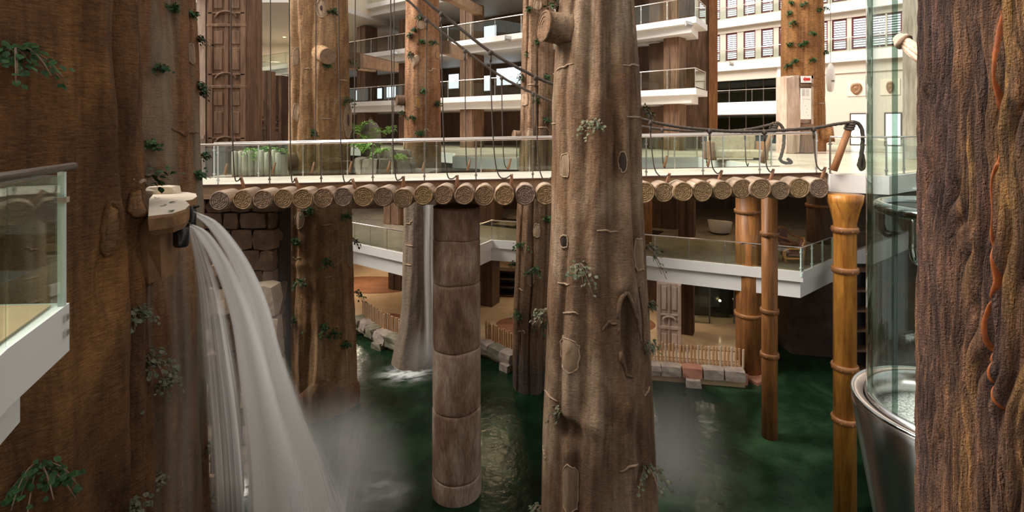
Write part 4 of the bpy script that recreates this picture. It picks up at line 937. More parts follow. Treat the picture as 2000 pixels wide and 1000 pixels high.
# ================================================================== COLUMNS
def column(px, D, r, zb, zt, rings, mat, label, flare=None, foot=None, group=None):
    x = (px-1000)/F*D
    t = thing('round_column', (x, D, zb), label, 'column', group)
    prof = [(r*1.0, zb), (r*1.0, lerp(zb, zt, .5)), (r, zt)]
    if flare: prof = [(r, zb), (r, zt-.75), (r*1.12, zt-.6), (r*1.3, zt-.38), (r*1.55, zt-.18), (r*1.62, zt)]
    MB().lathe((x, D, 0), prof, 40).build('shaft', mat, t, True)
    for z in rings:
        o = MB().lathe((x, D, z), [(r, -.075), (r*1.07+.025, -.07), (r*1.07+.03, .05), (r*1.07+.015, .075), (r, .08)], 40).build('hoop', 'band', t, True)
        bo = MB()
        for q in np.linspace(0, 2*PI, 9)[:-1]: bo.box((x+(r*1.07+.03)*math.cos(q), D+(r*1.07+.03)*math.sin(q), z-.01), (.035, .035, .035), q)
        bo.build('rivets', 'band', o)
    if foot: MB().cbox((x+foot[0], D+foot[1], zb+foot[3]/2), (foot[2], foot[2], foot[3]), .03, .5).build('plinth', 'brick', t)
    return t
column(1650, 13.6, .268, ZW-.5, -.14, (-1.06, -2.11, -4.66, -6.03), 'bamboo', 'bright amber round column with flared top under the white lobby corner', flare=True)
column(1503, 17.12, .245, ZW-.3, -.2, (-1.9, -4.43, -5.88), 'bamboodull', 'slim rust-brown hooped column standing in the pool in front of the mezzanine')
column(1462, 21.5, .50, ZW-.4, -.14, (-1.85, -6.1), 'bamboodull', 'thick rust-brown hooped column running through the mezzanine slab', foot=(.12, -.25, 1.15, .55))
column(1600, 25.5, .55, ZW-.4, -.14, (-2.2, -6.0), 'pillardark', 'dark round column in the gloom behind the mezzanine corner')
column(1256, 24.6, .42, ZM, -.14, (), 'bamboodull', 'plain brown round column on the mezzanine beside the tan trunk')

# stacked drum column in the pool
x, D, r = (892-1000)/F*14.6, 14.6, .675
t = thing('drum_column', (x, D, ZW-.3), 'thick round column of stacked stone drums standing in the pool under the bridge', 'column')
zz = [ZW-.3, -8.05, -6.2, -4.52, -2.7, -1.49, -.62]
for k, (a, b) in enumerate(zip(zz[:-1], zz[1:])):
    rr = r*(1.02-.012*k); rows = []
    for u, d in ((0, -.03), (.02, -.006), (.05, 0), (.5, .004), (.95, 0), (.98, -.006), (1, -.03)):
        rows.append([(x+(rr+d)*math.cos(q), D+(rr+d)*math.sin(q), lerp(a, b, u)+.016*math.sin(2*q+k+round(u))+.008*math.sin(5*q+2*(k+round(u)))) for q in np.linspace(0, 2*PI, 56, endpoint=False)])
    mb = MB().grid(rows, True); mb.build('stone_drum', 'drumpale' if k < 3 else 'drum', t, True)
MB().lathe((x, D, -.64), [(r*.9, -.02), (r*.97, .01), (r*.98, .03), (r*.9, .05)], 48).build('cap', 'pillar', t, True)

# ================================================================== LOG BRIDGE
def bz(x): return .02+.0199*(x+8.475)
BN, BF, XL, XR = 14.3, 16.8, -10.2, 8.66
br = thing('log_footbridge', (0, BN, bz(0)), 'timber footbridge carried on a row of round log ends', 'bridge')
def strip(y0, y1, t0, t1, x0=XL, x1=XR, n=1):
    mb = MB()
    for k in range(n):
        a, b = lerp(x0, x1, k/n), lerp(x0, x1, (k+1)/n)-(.012 if n > 1 else 0)
        mb.add([(a, y0, bz(a)+t0), (b, y0, bz(b)+t0), (b, y1, bz(b)+t0), (a, y1, bz(a)+t0), (a, y0, bz(a)+t1), (b, y0, bz(b)+t1), (b, y1, bz(b)+t1), (a, y1, bz(a)+t1)],
               [(3, 2, 1, 0), (4, 5, 6, 7), (0, 1, 5, 4), (1, 2, 6, 5), (2, 3, 7, 6), (3, 0, 4, 7)])
    return mb
for k in range(8):      # deck boards along the bridge
    y0 = lerp(BN+.02, BF-.02, k/8); strip(y0, lerp(BN+.02, BF-.02, (k+1)/8)-.012, -.06, 0).build('deck_board', 'deck', br)
for y0, y1 in ((BN-.04, BN+.02), (BF-.02, BF+.04)):
    strip(y0, y1, -.38, -.035).build('side_beam', 'fascia', br)
    strip(y0-.04, y1+.02, -.035, .012).build('edge_board', 'pillardark', br)
strip(BN+.3, BF-.3, -.34, -.07).build('under_beam', 'fascia', br)
# logs across the bridge
lr, LG = .262, 3.1
def log_mesh(seed):
    r = random.Random(seed); rows = []; n = 26
    ph = [r.uniform(0, 6.28) for _ in range(4)]
    def rad(q): return lr*(1+.03*math.sin(2*q+ph[0])+.022*math.sin(3*q+ph[1])+.012*math.sin(7*q+ph[2]))
    Q = np.linspace(0, 2*PI, n, endpoint=False)
    for y, k in ((0, 1), (.03, 1.03), (.3, 1.04), (.8, 1.02), (LG-.05, 1.0), (LG, .97)): rows.append([(rad(q)*k*math.cos(q), y, rad(q)*k*math.sin(q)) for q in Q])
    a = MB().grid(rows, True); a.f.append(tuple(range((len(rows)-1)*n, len(rows)*n)))
    rows = []
    for k, y in ((1.0, .02), (.97, -.012), (.88, -.014), (.84, -.004), (.6, -.006), (.57, -.001), (.42, -.006), (.38, -.001), (.2, -.005), (.16, .0), (.02, -.002)):
        rows.append([(rad(q)*k*math.cos(q)+.03*(1-k), y+.004*math.sin(9*q+ph[3]), rad(q)*k*math.sin(q)) for q in Q])
    b = MB().grid(rows, True); out = []
    for mb, m in ((a, 'logside'), (b, 'logend')):
        me = bpy.data.meshes.new('log'); me.from_pydata(mb.v, [], mb.f); me.materials.append(M[m]); me.polygons.foreach_set('use_smooth', [m == 'logside']*len(me.polygons)); out.append(me)
    return out
LM = [log_mesh(k) for k in range(5)]
log_px = [428, 474, 512, 553, 591, 631, 670, 710, 748, 787, 827, 866, 907, 946, 985, 1026, 1066, 1105, 1143, 1181, 1220, 1259, 1297, 1334, 1372, 1411, 1449, 1486, 1524, 1561, 1600]
for i, px in enumerate(log_px):
    D = 13.62+random.uniform(-.06, .10); py = 392-(px-428)*.0205+random.uniform(-2.5, 2.5); p = W(px, py, D); ls, le = LM[i % 5]
    s = random.uniform(.95, 1.05); rot = (random.uniform(-.01, .01), random.uniform(0, 6.28), random.uniform(-.035, .035))
    o = link('log', ls, br, tuple(p-np.array(br.location)), rot, (s, 1, s)); link('log_end', le, o)

# glass balustrades of the bridge
balustrade([(x, BN+.10, bz(x)) for x in (-9.6, -1, XR-.2)], 1.11, 'near glass balustrade with pink-steel handrail along the log bridge', None, 1.5, rail_r=.034, clip=False)
balustrade([(x, BF-.10, bz(x)) for x in (-9.6, -1, XR-.3)], 1.11, 'far glass balustrade with pink-steel handrail along the log bridge', None, 1.5, rail_r=.034, clip=False)

# pegs and ropes
peg_px = [(470, 345), (577, 347), (688, 349), (788, 344), (893, 342), (999, 340), (1308, 338), (1410, 332), (1511, 330), (1612, 326)]
for i, (px, py) in enumerate(peg_px):
    lean = (-.14 if px < 760 else .0 if px < 1200 else .12)
    base = W(px+8*np.sign(-lean) if lean else px, py+26, 14.0); top = W(px, py, 14.0)
    o = MB().tube([tuple(base), tuple(lerp(base, top, .5)), tuple(top)], [.05, .045, .04], 8).build('rope_peg', 'peg', br, True)
    if i not in (3, 4, 5): MB().box(tuple(base+[(.10 if lean < 0 else -.10), 0, .03]), (.28, .07, .05)).build('peg_foot', 'peg', o)

def rope(t, name, pts, r, n=40, twist=True, parent=None):
    P = smooth_path(pts, n)
    return MB().tube([tuple(p) for p in P], r, 9, lobes=3 if twist else 0, twist=42 if twist else 0).build(name, 'rope', parent or t, True)
def knot(t, p, r, parent):
    MB().lathe(tuple(p), [(r*.5, -r*1.6), (r*1.2, -r), (r*1.45, 0), (r*1.2, r), (r*.5, r*1.5)], 10).build('knot', 'rope', parent, True)
DN, DR = 13.95, 16.95
near = thing('suspension_rope', W(1663, 238, DN), 'thick near suspension rope with hangers tied to pegs on the log ends', 'rope')
near_c = [(560, -330), (700, -120), (830, 0), (862, 26), (958, 101), (1046, 150), (1090, 169), (1170, 207), (1255, 233), (1320, 247), (1386, 254), (1440, 257), (1500, 256), (1588, 250), (1630, 243), (1661, 239)]
rope(near, 'main_rope', [W(*p, DN) for p in near_c], .043, 200)
def hanger(t, x0, y0, x1, y1, D, off=.0, hook=1):
    """rope dropping from the cable, swinging out and up to its peg"""
    dx = x1-x0; pts = [(x0, y0), (x0+dx*.02, lerp(y0, y1, .25)), (x0+dx*.10, lerp(y0, y1, .6)), (x0+dx*.22, lerp(y0, y1, .88)), (x0+dx*.42, y1+1), (x0+dx*.72, y1+6), (x1, y1)]
    h = rope(t, 'hanger_rope', [W(px, py, D) for px, py in pts], .017, 48, False)
    if y0 > -20: knot(t, W(x0, y0+2, D), .05, h)
    # lashing round the upper end
    if y0 > -20: MB().tube([tuple(W(x0, y0+6, D)), tuple(W(x0+dx*.01, y0+20, D))], .032, 8).build('lashing', 'rope', h, True)
for a in ((451, -60, 470, 347), (565, -60, 576, 349), (661, -60, 686, 350), (763, -60, 787, 345), (862, 26, 892, 343), (958, 101, 998, 342), (1046, 150, 1077, 346), (1270, 238, 1307, 340), (1386, 254, 1409, 333), (1493, 256, 1510, 330), (1589, 250, 1611, 327)): hanger(near, *a, DN)
far = thing('suspension_rope', W(1515, 240, DR), 'far suspension rope with thin hangers along the back of the bridge', 'rope')
far_c = [(560, -170), (680, -80), (795, 0), (833, 38), (908, 98), (980, 150), (1041, 182), (1080, 199), (1170, 232), (1255, 247), (1290, 252), (1350, 256), (1420, 256), (1470, 251), (1513, 241)]
rope(far, 'main_rope', [W(*p, DR) for p in far_c], .040, 160)
for a in ((528, -60, 532, 326), (617, -60, 612, 326), (694, -60, 682, 326), (770, -30, 760, 326), (833, 38, 826, 326), (908, 98, 918, 322), (980, 150, 995, 322), (1041, 182, 1050, 322), (1293, 252, 1300, 322), (1378, 256, 1385, 320), (1455, 253, 1462, 318)): hanger(far, *a, DR)
for i, px in enumerate((442, 535, 612, 685, 760, 828, 916, 995, 1300, 1385)):
    p = W(px, 334 - (px-442)*.018, 16.72); MB().tube([tuple(p-np.array([.05, 0, .12])), tuple(p+np.array([.04, 0, .24]))], [.05, .035], 7).build('rope_peg', 'peg', br, True)

# leaning anchor posts with rope tails
def anchor(pb, pt, tail, D, label):
    A, B = W(*pb, D), W(*pt, D)
    t = thing('anchor_post', A, label, 'post')
    MB().tube([tuple(A), tuple(lerp(A, B, .5)), tuple(B)], [.095, .09, .085], 10).build('post_shaft', 'postwood', t, True)
    u = (B-A)/np.linalg.norm(B-A); w = MB()
    for k in range(3): w.tube([tuple(B-u*(.05+.07*k)+.10*np.array([math.cos(q), math.sin(q), .25*math.sin(q)])) for q in np.linspace(0, 2*PI, 14, endpoint=False)], .035, 6, True)
    w.build('rope_lashing', 'rope', t, True)
    rope(t, 'rope_tail', [W(*q, D-.06) for q in tail], .05, 40)
    return t
anchor((1628, 333), (1663, 238), [(1663, 238), (1674, 240), (1683, 252), (1685, 275), (1682, 305), (1678, 322), (1683, 331), (1687, 322), (1684, 300)], 14.0, 'leaning wooden anchor post with a looped rope tail at the near bridge end')
anchor((1488, 318), (1514, 240), [(1514, 240), (1522, 242), (1530, 254), (1531, 280), (1527, 300), (1524, 312), (1533, 318), (1546, 317), (1538, 310)], 17.0, 'leaning wooden anchor post with its rope tail at the far side of the bridge')

# ================================================================== STONE WORK ON THE LEFT
def stone(name, c, d, mat, parent, rz=0, j=.06, seed=0):
    r = random.Random(seed); bm = bmesh.new(); bmesh.ops.create_cube(bm, size=1); bmesh.ops.subdivide_edges(bm, edges=bm.edges[:], cuts=1, use_grid_fill=True)
    for v in bm.verts:
        k = [1-.07*(abs(v.co[(a+1) % 3]) > .4)*(abs(v.co[(a+2) % 3]) > .4) if abs(v.co[a]) > .4 else 1 for a in range(3)]
        v.co = Vector((v.co.x*d[0]*k[0]+r.uniform(-j, j), v.co.y*d[1]*k[1]+r.uniform(-j, j), v.co.z*d[2]*k[2]+r.uniform(-j, j)*.5))
    R = Matrix.Rotation(rz, 3, 'Z'); bm.verts.index_update()
    mb = MB().add([R @ v.co+Vector(c) for v in bm.verts], [[v.index for v in f.verts] for f in bm.faces]); bm.free()
    return mb.build(name, mat, parent)
sp = thing('stone_abutment', (-8.2, 15.6, ZW), 'abutment wall of stacked brown stones under the left bridge end', 'wall')
MB().box((-8.25, 15.95, -4.6), (2.55, .8, 7.9)).build('mortar_core', 'mortar', sp)
z = ZW-.2; row = 0
while z < -.6:
    h = random.uniform(.42, .62)
    if z+h > -.55: h = -.5-z
    x = -9.6-random.uniform(0, .3); xr = -6.88+random.uniform(-.14, .06)
    while x < xr-.15:
        w = min(random.uniform(.45, .85), xr-x)
        if xr-x-w < .2: w = xr-x
        stone('stone', (x+w/2, 15.5+random.uniform(-.05, .05), z+h/2), (w-.03, .55, h-.03), 'stone' if z > -4.6 or random.random() < .3 else 'stonepale', sp, 0, .035, row); x += w; row += 1
    z += h
sp = thing('stone_stack', (-7.45, 13.4, ZW), 'stack of big rounded boulders beside the waterfall foot', 'rock')
z = ZW-.2; k = 0
for h, w, m in ((1.6, .62, 'stone'), (1.25, .60, 'stone'), (1.1, .58, 'stone'), (.75, .72, 'stone'), (.95, .62, 'stone'), (.7, .55, 'stonepale'), (.6, .5, 'stone')):
    stone('boulder', (-7.42+.05*math.sin(k*2), 13.4, z+h/2), (w, .6, h-.02), m, sp, .1*math.sin(k), .06, 100+k); z += h; k += 1
sp = thing('pale_boulder_stack', (-6.95, 14.6, ZW), 'pale tan boulders standing in the water behind the falling stream', 'rock')
z = ZW-.2; k = 0
for h, w, m in ((1.5, .75, 'stone'), (1.6, .8, 'stonepale'), (.9, .7, 'stonepale'), (1.1, .8, 'stonepale'), (.9, .7, 'stonepale')):
    stone('boulder', (-7.0+.05*math.sin(k*2+1), 14.7, z+h/2), (w, .5, h-.02), m, sp, .1*math.sin(k), .05, 200+k); z += h; k += 1

# rock ledge with the spouts
DL, ZT = 8.3, .36
led = thing('rock_ledge', W(320, 545, DL), 'sand-coloured rock ledge with flat pale top pouring water', 'rock')
top = [G(px, py, ZT) for px, py in ((289, 424), (315, 421), (338, 418), (362, 410), (371, 401), (362, 393), (376, 391), (385, 385), (383, 379), (365, 376), (330, 375), (300, 379), (291, 390))]
cx = np.mean([p[0] for p in top]); cy = np.mean([p[1] for p in top])
def ring(k, z, dx=0): return [(cx+(p[0]-cx)*k+dx, cy+(p[1]-cy)*k, z) for p in top]
MB().grid([ring(.99, ZT+.01), ring(.6, ZT+.015), ring(.02, ZT+.02)], True).build('flat_top', 'rocktoplit', led)
MB().grid([ring(.99, ZT+.01), ring(1.0, ZT-.03), ring(.97, ZT-.2), ring(.86, ZT-.3), ring(.5, ZT-.32)], True).build('ledge_rim', 'rock', led)
stone('ledge_block', tuple(W(311, 480, 8.35)), (.36, .7, 1.0), 'rock', led, .15, .035, 301)
stone('ledge_block', tuple(W(302, 520, 8.45)), (.30, .6, .45), 'rock', led, .1, .03, 302)
stone('ledge_block', tuple(W(318, 371, 9.75)), (.5, .3, .14), 'rocktoplit', led, .1, .02, 303)
for i, (px, py) in enumerate(((302, 388), (325, 402), (345, 395), (333, 412))):
    g = G(px, py, ZT+.02); o = link('fallen_leaf', leaf_mesh('leafdusty'), led); o.location = Vector(g)-led.location+Vector((0, 0, .01)); o.rotation_euler = (0, 0, i*1.3); o.scale = (.12, .12, .12)
for px, py, D, lb in ((354, 455, 8.35, 'lower'), (374, 421, 8.9, 'upper')):
    c = W(px, py, D); t = thing('water_spout', c, 'black %s spout under the rim of the rock ledge' % lb, 'spout')
    r = .115 if lb == 'lower' else .075
    MB().lathe((c[0], c[1], c[2]), [(r*.8, -.22), (r, -.18), (r*1.02, .16), (r*.9, .17), (r*.88, -.1)], 20, False).build('spout_cup', 'pipe', t, True)
    MB().box((c[0]+r*.9, c[1], c[2]+.15), (r*1.1, r*1.2, .03)).build('spout_lip', 'pipe', t)

# ================================================================== FALLING WATER
fall = thing('waterfall', (-5.6, 12.6, ZW), 'white silky waterfall arcing from the rock ledge into the green pool', 'waterfall')
def sheet(left, right, d0, d1, mat, name, n=60, m=14, bulge=.12, parent=fall):
    """falling sheet between two edge curves (pixel x, y), from distance d0 at the lip to d1 at the pool"""
    A, B = smooth_path([np.array(p, float) for p in left], n), smooth_path([np.array(p, float) for p in right], n)
    n = min(len(A), len(B)); A, B = interp_path(A, n), interp_path(B, n); mb = MB(); uv = []; rows = []
    for i in range(n):
        u = i/(n-1); row = []
        for j in range(m):
            v = j/(m-1); q = A[i]+(B[i]-A[i])*v; D = lerp(d0, d1, u**.7)-bulge*math.sin(PI*v)*(.3+u)+.05*math.sin(6*v+3*u)
            p = W(q[0], q[1], D); row.append(p); uv.append((v, u))
        rows.append(row)
    mb.grid(np.array(rows)); mb.uv = uv
    return mb.build(name, mat, parent, True)
Lo = [(380, 412), (430, 436), (484, 505), (524, 590), (552, 690), (592, 800), (640, 920), (700, 1140)]
Li = [(374, 417), (408, 448), (450, 520), (478, 610), (492, 720), (500, 840), (500, 950), (498, 1140)]
Ro = [(372, 436), (410, 455), (455, 520), (492, 600), (522, 700), (550, 800), (590, 920), (650, 1140)]
Ri = [(364, 440), (385, 462), (420, 530), (448, 620), (462, 720), (474, 840), (478, 950), (476, 1140)]
sheet(Li, Lo, 8.95, 11.8, 'fall', 'water_sheet', bulge=.3)
sheet([(a+6, b+2) for a, b in Li], [(a-4, b) for a, b in Lo], 9.05, 12.1, 'fall', 'water_sheet', bulge=-.2)
sheet(Ri, Ro, 8.4, 11.4, 'fall', 'water_sheet', bulge=.3)
sheet([(a+2, b) for a, b in Ri], [(a-8, b) for a, b in Ro], 8.5, 11.6, 'fall', 'water_sheet', bulge=-.2)
sheet([(365, 442), (372, 480), (385, 560), (392, 680), (400, 800), (408, 930), (412, 1060)], [(380, 445), (400, 480), (436, 580), (462, 700), (480, 820), (490, 930), (500, 1060)], 8.5, 10.4, 'fallthin', 'spray_sheet', bulge=.2)
sheet([(342, 480), (336, 560), (330, 700), (326, 850), (322, 1060)], [(362, 480), (368, 560), (380, 700), (384, 850), (388, 1060)], 8.7, 9.0, 'veil', 'spray_sheet', bulge=.05)
sheet([(478, 700), (486, 820), (490, 940), (490, 1060)], [(560, 700), (612, 820), (665, 940), (715, 1060)], 11.0, 12.3, 'fallthin', 'spray_sheet', bulge=.5)
# plume thrown up where the stream lands
sheet([(668, 770), (655, 850), (648, 930), (640, 1040)], [(724, 770), (716, 850), (706, 930), (690, 1040)], 13.9, 13.4, 'plume', 'splash_plume', bulge=.4)
sheet([(640, 840), (632, 900), (628, 960), (620, 1050)], [(740, 850), (728, 900), (712, 960), (700, 1050)], 13.8, 13.2, 'plume', 'splash_plume', bulge=.6)
f2 = thing('thin_waterfall', (-3.4, 21.9, ZW), 'thin pale waterfall beside the wet foot of the heart-scarred trunk', 'waterfall')
sheet([(826, 400), (826, 500), (828, 600), (828, 715)], [(848, 400), (848, 500), (852, 600), (858, 715)], 21.7, 21.6, 'fallthin', 'water_sheet', parent=f2, bulge=.1)

def foam(px, py, rx, ry, rz, label):
    g = G(px, py, ZW+.03); o = MB().add([(math.cos(q), math.sin(q), .0) for q in np.linspace(0, 2*PI, 48, endpoint=False)], [tuple(range(48))]).build('foam_patch', 'foam')
    o.location = g; o.scale = (rx, ry, 1); o.rotation_euler = (0, 0, rz); tag(o, label, 'foam', kind='stuff')
foam(798, 728, 1.7, 1.3, .4, 'white churned foam in the pool at the foot of the thin waterfall')
foam(650, 975, 2.6, 1.9, .2, 'white foam where the main waterfall meets the pool')
foam(470, 955, 1.2, .9, .2, 'faint foam beside the boulders near the main waterfall')
def mist(px, py, D, s, dens, label):
    bm = bmesh.new(); bmesh.ops.create_icosphere(bm, subdivisions=3, radius=1); me = bpy.data.meshes.new('mist'); bm.to_mesh(me); bm.free()
    me.materials.append(mist_mat('mist_%d' % px, dens)); o = link('mist_cloud', me, None, tuple(W(px, py, D)), None, s); tag(o, label, 'mist', kind='stuff')
mist(650, 930, 13.4, (2.3, 1.5, 2.4), 2.9, 'soft white mist rising where the main waterfall lands')
mist(1310, 900, 14.6, (2.0, 1.8, 3.0), .55, 'faint column of mist over the pool beside the tan trunk')
mist(835, 690, 21.4, (1.5, 1.0, 1.3), .8, 'low mist around the foot of the heart-scarred trunk')
mist(525, 700, 13.4, (.9, .8, 3.0), .5, 'thin spray hanging in front of the amber trunk')

# ================================================================== POOL EDGE
def fence(pts, spacing, r, h, mats, label):
    P = interp_path(np.array(pts), max(2, int(np.linalg.norm(np.diff(np.array(pts), axis=0), axis=1).sum()/spacing)))
    t = thing('pole_fence', (P[0][0], P[0][1], ZL), label, 'fence')
    me = {}
    for m in mats:
        mb = MB().lathe((0, 0, 0), [(r*.95, 0), (r, h*.5), (r*.97, h), (r*.4, h+.012)], 8); q = bpy.data.meshes.new('pole'); q.from_pydata(mb.v, [], mb.f); q.materials.append(M[m]); me[m] = q
    for i, p in enumerate(P): link('pole', me[mats[i % len(mats)]], t, (p[0]-P[0][0], p[1]-P[0][1], 0), (random.uniform(-.03, .03), random.uniform(-.03, .03), random.uniform(0, 6)), (1, 1, random.uniform(.94, 1.05)))
    for z in (.18, .58): MB().tube([(p[0], p[1]+.05, ZL+z*h/.75) for p in P], .018, 5).build('tie_rail', 'fence', t, True)
fence(offset(PE[3:6], .35)[::1], .135, .048, .74, ('fence', 'fencepale'), 'curving pole fence on the pool edge left of the wet trunk')
fence([(-11.9, 24.6), (-10.9, 24.75), (-9.2, 26.2)], .14, .048, .74, ('fence', 'fencepale'), 'short pole fence on the pool edge behind the amber trunk')
fence(offset(PE[7:10], .30), .14, .048, .74, ('fence',), 'pole fence on the pool edge behind the drum column')
fence(offset(PE[9:12], .28), .138, .046, .78, ('fence', 'fence', 'fencepale'), 'straight warm-lit pole fence on the pool edge beside the tan trunk')
def curb(pts, label, mats, w=.55, h=.4, drop=0, lump=.04):
    P = np.array(pts); t = thing('stone_curb', (P[0][0], P[0][1], ZL-h), label, 'curb'); k = 0
    for a, b in zip(P[:-1], P[1:]):
        L = np.linalg.norm(b-a); n = max(1, round(L/.75)); ang = math.atan2(b[1]-a[1], b[0]-a[0])
        for i in range(n):
            c = a+(b-a)*(i+.5)/n; d = (L/n-.02, w, h)
            stone('curb_stone', (c[0], c[1], ZL-h/2+.04-drop), d, mats[k % len(mats)], t, ang, lump, 400+k); k += 1
            if k % 3 == 0: stone('foot_stone', (c[0]+.1*math.sin(ang), c[1]-.18, ZW+.05), (L/n*.7, w, .5), mats[0], t, ang, lump, 500+k)
curb(offset(PE[2:6], .02), 'mossy lumpy stone curb of the pool left of the wet trunk', ('curbmoss', 'curb'), .6, .5, 0, .07)
curb(offset(PE[0:3], .02), 'stone curb of the pool behind the amber trunk', ('curb',), .6, .5)
curb(offset(PE[7:10], .02), 'pale stone curb of the pool behind the drum column', ('curb', 'curbmoss'), .6, .45)
curb(offset(PE[9:12], .02), 'pinkish block curb of the pool in front of the straight pole fence', ('curb', 'curb', 'brick'), .5, .4, 0, .02)
for px, py, d in ((1352, 740, (.55, .5, .42)), (1444, 744, (.5, .45, .55))):
    g = G(px, py, ZW+.1); o = MB().cbox((g[0], g[1], ZW+.15), d, .03, .35).build('curb_block', 'brick'); tag(o, ['small red-brown block on the pool curb beside the fence', 'big red-brown corner block at the end of the pole fence'][px > 1400], 'block')
    o.location = (0, 0, 0)

# carved pale pillar under the mezzanine
def carved(px, D, w, z0, z1, mats, label, rz=0., rows=(.2, .5, .8)):
    x = (px-1000)/F*D; t = thing('carved_pillar', (x, D, z0), label, 'pillar'); H = z1-z0
    MB().box((x, D, (z0+z1)/2), (w, w*.8, H), rz).build('shaft', mats[0], t)
    ca, sa = math.cos(rz), math.sin(rz)
    def fr(u, z, du, dz, d=.07, m=0, nm='raised_panel'):
        q = (x+u*ca+sa*(w*.4+.02), D+u*sa-ca*(w*.4+.02)); MB().cbox((q[0], q[1], z), (du, d, dz), .02, rz).build(nm, mats[m % len(mats)], t)
    for s in (-1, 1): fr(s*w*.42, (z0+z1)/2, w*.14, H*.99, .10, 1, 'edge_strip')
    fr(0, (z0+z1)/2, w*.10, H*.98, .08, 1, 'centre_strip')
    for k in rows:
        z = z0+H*k; fr(0, z, w*1.0, .14, .12, 1, 'cross_band'); fr(0, z+.55, w*.94, .09, .10, 0, 'cross_band')
        for s in (-1, 1):
            fr(s*w*.22, z+1.25, w*.22, 1.0, .05, 0); fr(s*w*.22, z-.55, w*.24, .6, .05, 1)
        q = (x+sa*(w*.4+.05), D-ca*(w*.4+.05))
        MB().tube([(q[0]+w*.26*math.cos(a)*ca, q[1]+w*.26*math.cos(a)*sa-.03, z+.33+w*.16*math.sin(a)) for a in np.linspace(0, PI, 12)], .05, 6).build('arch_moulding', mats[1], t, True)
    return t
carved(1306, 22.6, 1.0, ZL, ZM-1.08, ('pillarlight', 'pillarlight'), 'pale carved pillar behind the straight pole fence', -.25, (.35,))
carved(460, 24.0, 1.78, -1.0, 9.6, ('pillar', 'pillar'), 'wide carved bark pillar behind the left bridge end', .0, (.15, .42, .68))
x = (411-1000)/F*24-.06
t = thing('pale_pilaster', (x, 23.9, -1), 'pale bark pilaster at the left side of the carved pillar', 'pillar')  # paler left face of the carved pillar, built as its own shaft
MB().box((x, 23.75, 4.3), (.36, .9, 10.6), .1).build('shaft', 'pillarlight', t)
for k in range(4): MB().box((x, 23.17, 1.2+2.1*k), (.50, .08, .16), .1).build('cross_band', 'pillarlight', t)
carved(513, 32.0, 1.15, 0, 5.1, ('pillar', 'pillardark'), 'shorter brown bark pier just right of the carved pillar', -.1, (.3,))
carved(541, 37.0, 1.3, 0, 5.3, ('pillardark', 'pillar'), 'dark bark pier behind the short brown pier', -.1, (.3,))
carved(1802, 20.5, 1.0, Z0, 12, ('pillargrey', 'pillargrey'), 'grey carved pier seen through the lift glass', .15, (.2, .45, .7))
# broken timber beams between trunks and galleries
def beam(a, b, w, label):
    t = thing('timber_beam', a, label, 'beam'); a, b = Vector(a), Vector(b); d = b-a; L = d.length; d.normalize()
    R = Matrix((d, Vector((-d.y, d.x, 0)).normalized(), d.cross(Vector((-d.y, d.x, 0)).normalized()))).transposed()
    MB().box((a+b)/2, (L, w, w), R=R).build('beam_body', 'fascia', t)
    MB().box((a+b)/2+Vector((0, 0, w*.56)), (L*.96, w*.5, w*.14), R=R).build('bark_strip', 'pillar', t)
    MB().box(a+d*.2, (.5, w*1.15, w*1.15), R=R).build('beam_end', 'scar', t)
beam(W(690, 118, 20.5), W(770, 132, 29), .5, 'timber beam running from the amber trunk to the galleries')
beam(W(866, 92, 23.4), W(905, 108, 30), .5, 'timber beam running right from the heart-scarred trunk')
beam(W(868, -12, 27), W(935, 22, 32), .5, 'timber beam under the top gallery above the ropes')
beam(W(690, 130, 24), W(730, 136, 34), .3, 'thin lower timber under the amber trunk beam')

# floodlights on the gallery fronts
def flood(px, py, D, label):
    p = W(px, py, D); t = thing('floodlight', p, label, 'floodlight')
    R = Matrix.Rotation(-.5, 3, 'X')@Matrix.Rotation(.3, 3, 'Z')
    MB().box(p, (.36, .14, .26), R=R).build('housing', 'fittinggrey', t); MB().box(Vector(p)+R@Vector((0, -.08, 0)), (.30, .02, .2), R=R).build('lens', 'steel', t)
    MB().box(Vector(p)+Vector((0, .15, .12)), (.06, .35, .04)).build('bracket', 'fittinggrey', t)
flood(772, 104, 35.3, 'grey floodlight on the second gallery beside the hanging ropes'); flood(992, 75, 29.3, 'grey floodlight on the second gallery above the suspension rope'); flood(1345, 47, 26.62, 'grey floodlight at the corner of the upper white gallery'); flood(1428, 125, 40.4, 'small floodlight under the maroon windows')

# ================================================================== LOBBY THINGS
# sign pillar
D = 25.0; xs = (1561-1000)/F*D; t = thing('sign_pillar', (xs, D, Z0), 'bark-clad sign pillar with a red arrow and a white directory board', 'sign')
zt = EYE-(148-HY)/F*D
def trap(x0, x1, y0, y1, z0, z1, nm, m): MB().box(((x0+x1)/2, (y0+y1)/2, (z0+z1)/2), (x1-x0, y1-y0, z1-z0)).build(nm, m, t)
trap(xs-.66, xs+.62, D, D+.9, Z0, zt, 'pillar_body', 'pillarlight')
stone('bark_panel', (xs-.36, D-.03, (Z0+zt)/2), (.62, .22, zt-Z0), 'pillarlight', t, 0, .04, 601)
stone('bark_panel', (xs+.33, D-.0, Z0+.75), (.70, .2, 1.45), 'pillar', t, 0, .05, 602)
trap(xs-.02, xs+.62, D-.12, D, EYE-(210-HY)/F*D+1.0, EYE-(164-HY)/F*D, 'frame_bar', 'pillar')
trap(xs-.03, xs+.62, D-.10, D, zt-.14, zt, 'frame_bar', 'pillar'); trap(xs+.52, xs+.63, D-.10, D, Z0+1.3, zt, 'frame_bar', 'pillarlight')
za, zb_ = EYE-(162-HY)/F*D, EYE-(149-HY)/F*D
trap(xs+.02, xs+.50, D-.16, D-.10, za, zb_, 'arrow_sign', 'signwhite')
zc = (za+zb_)/2
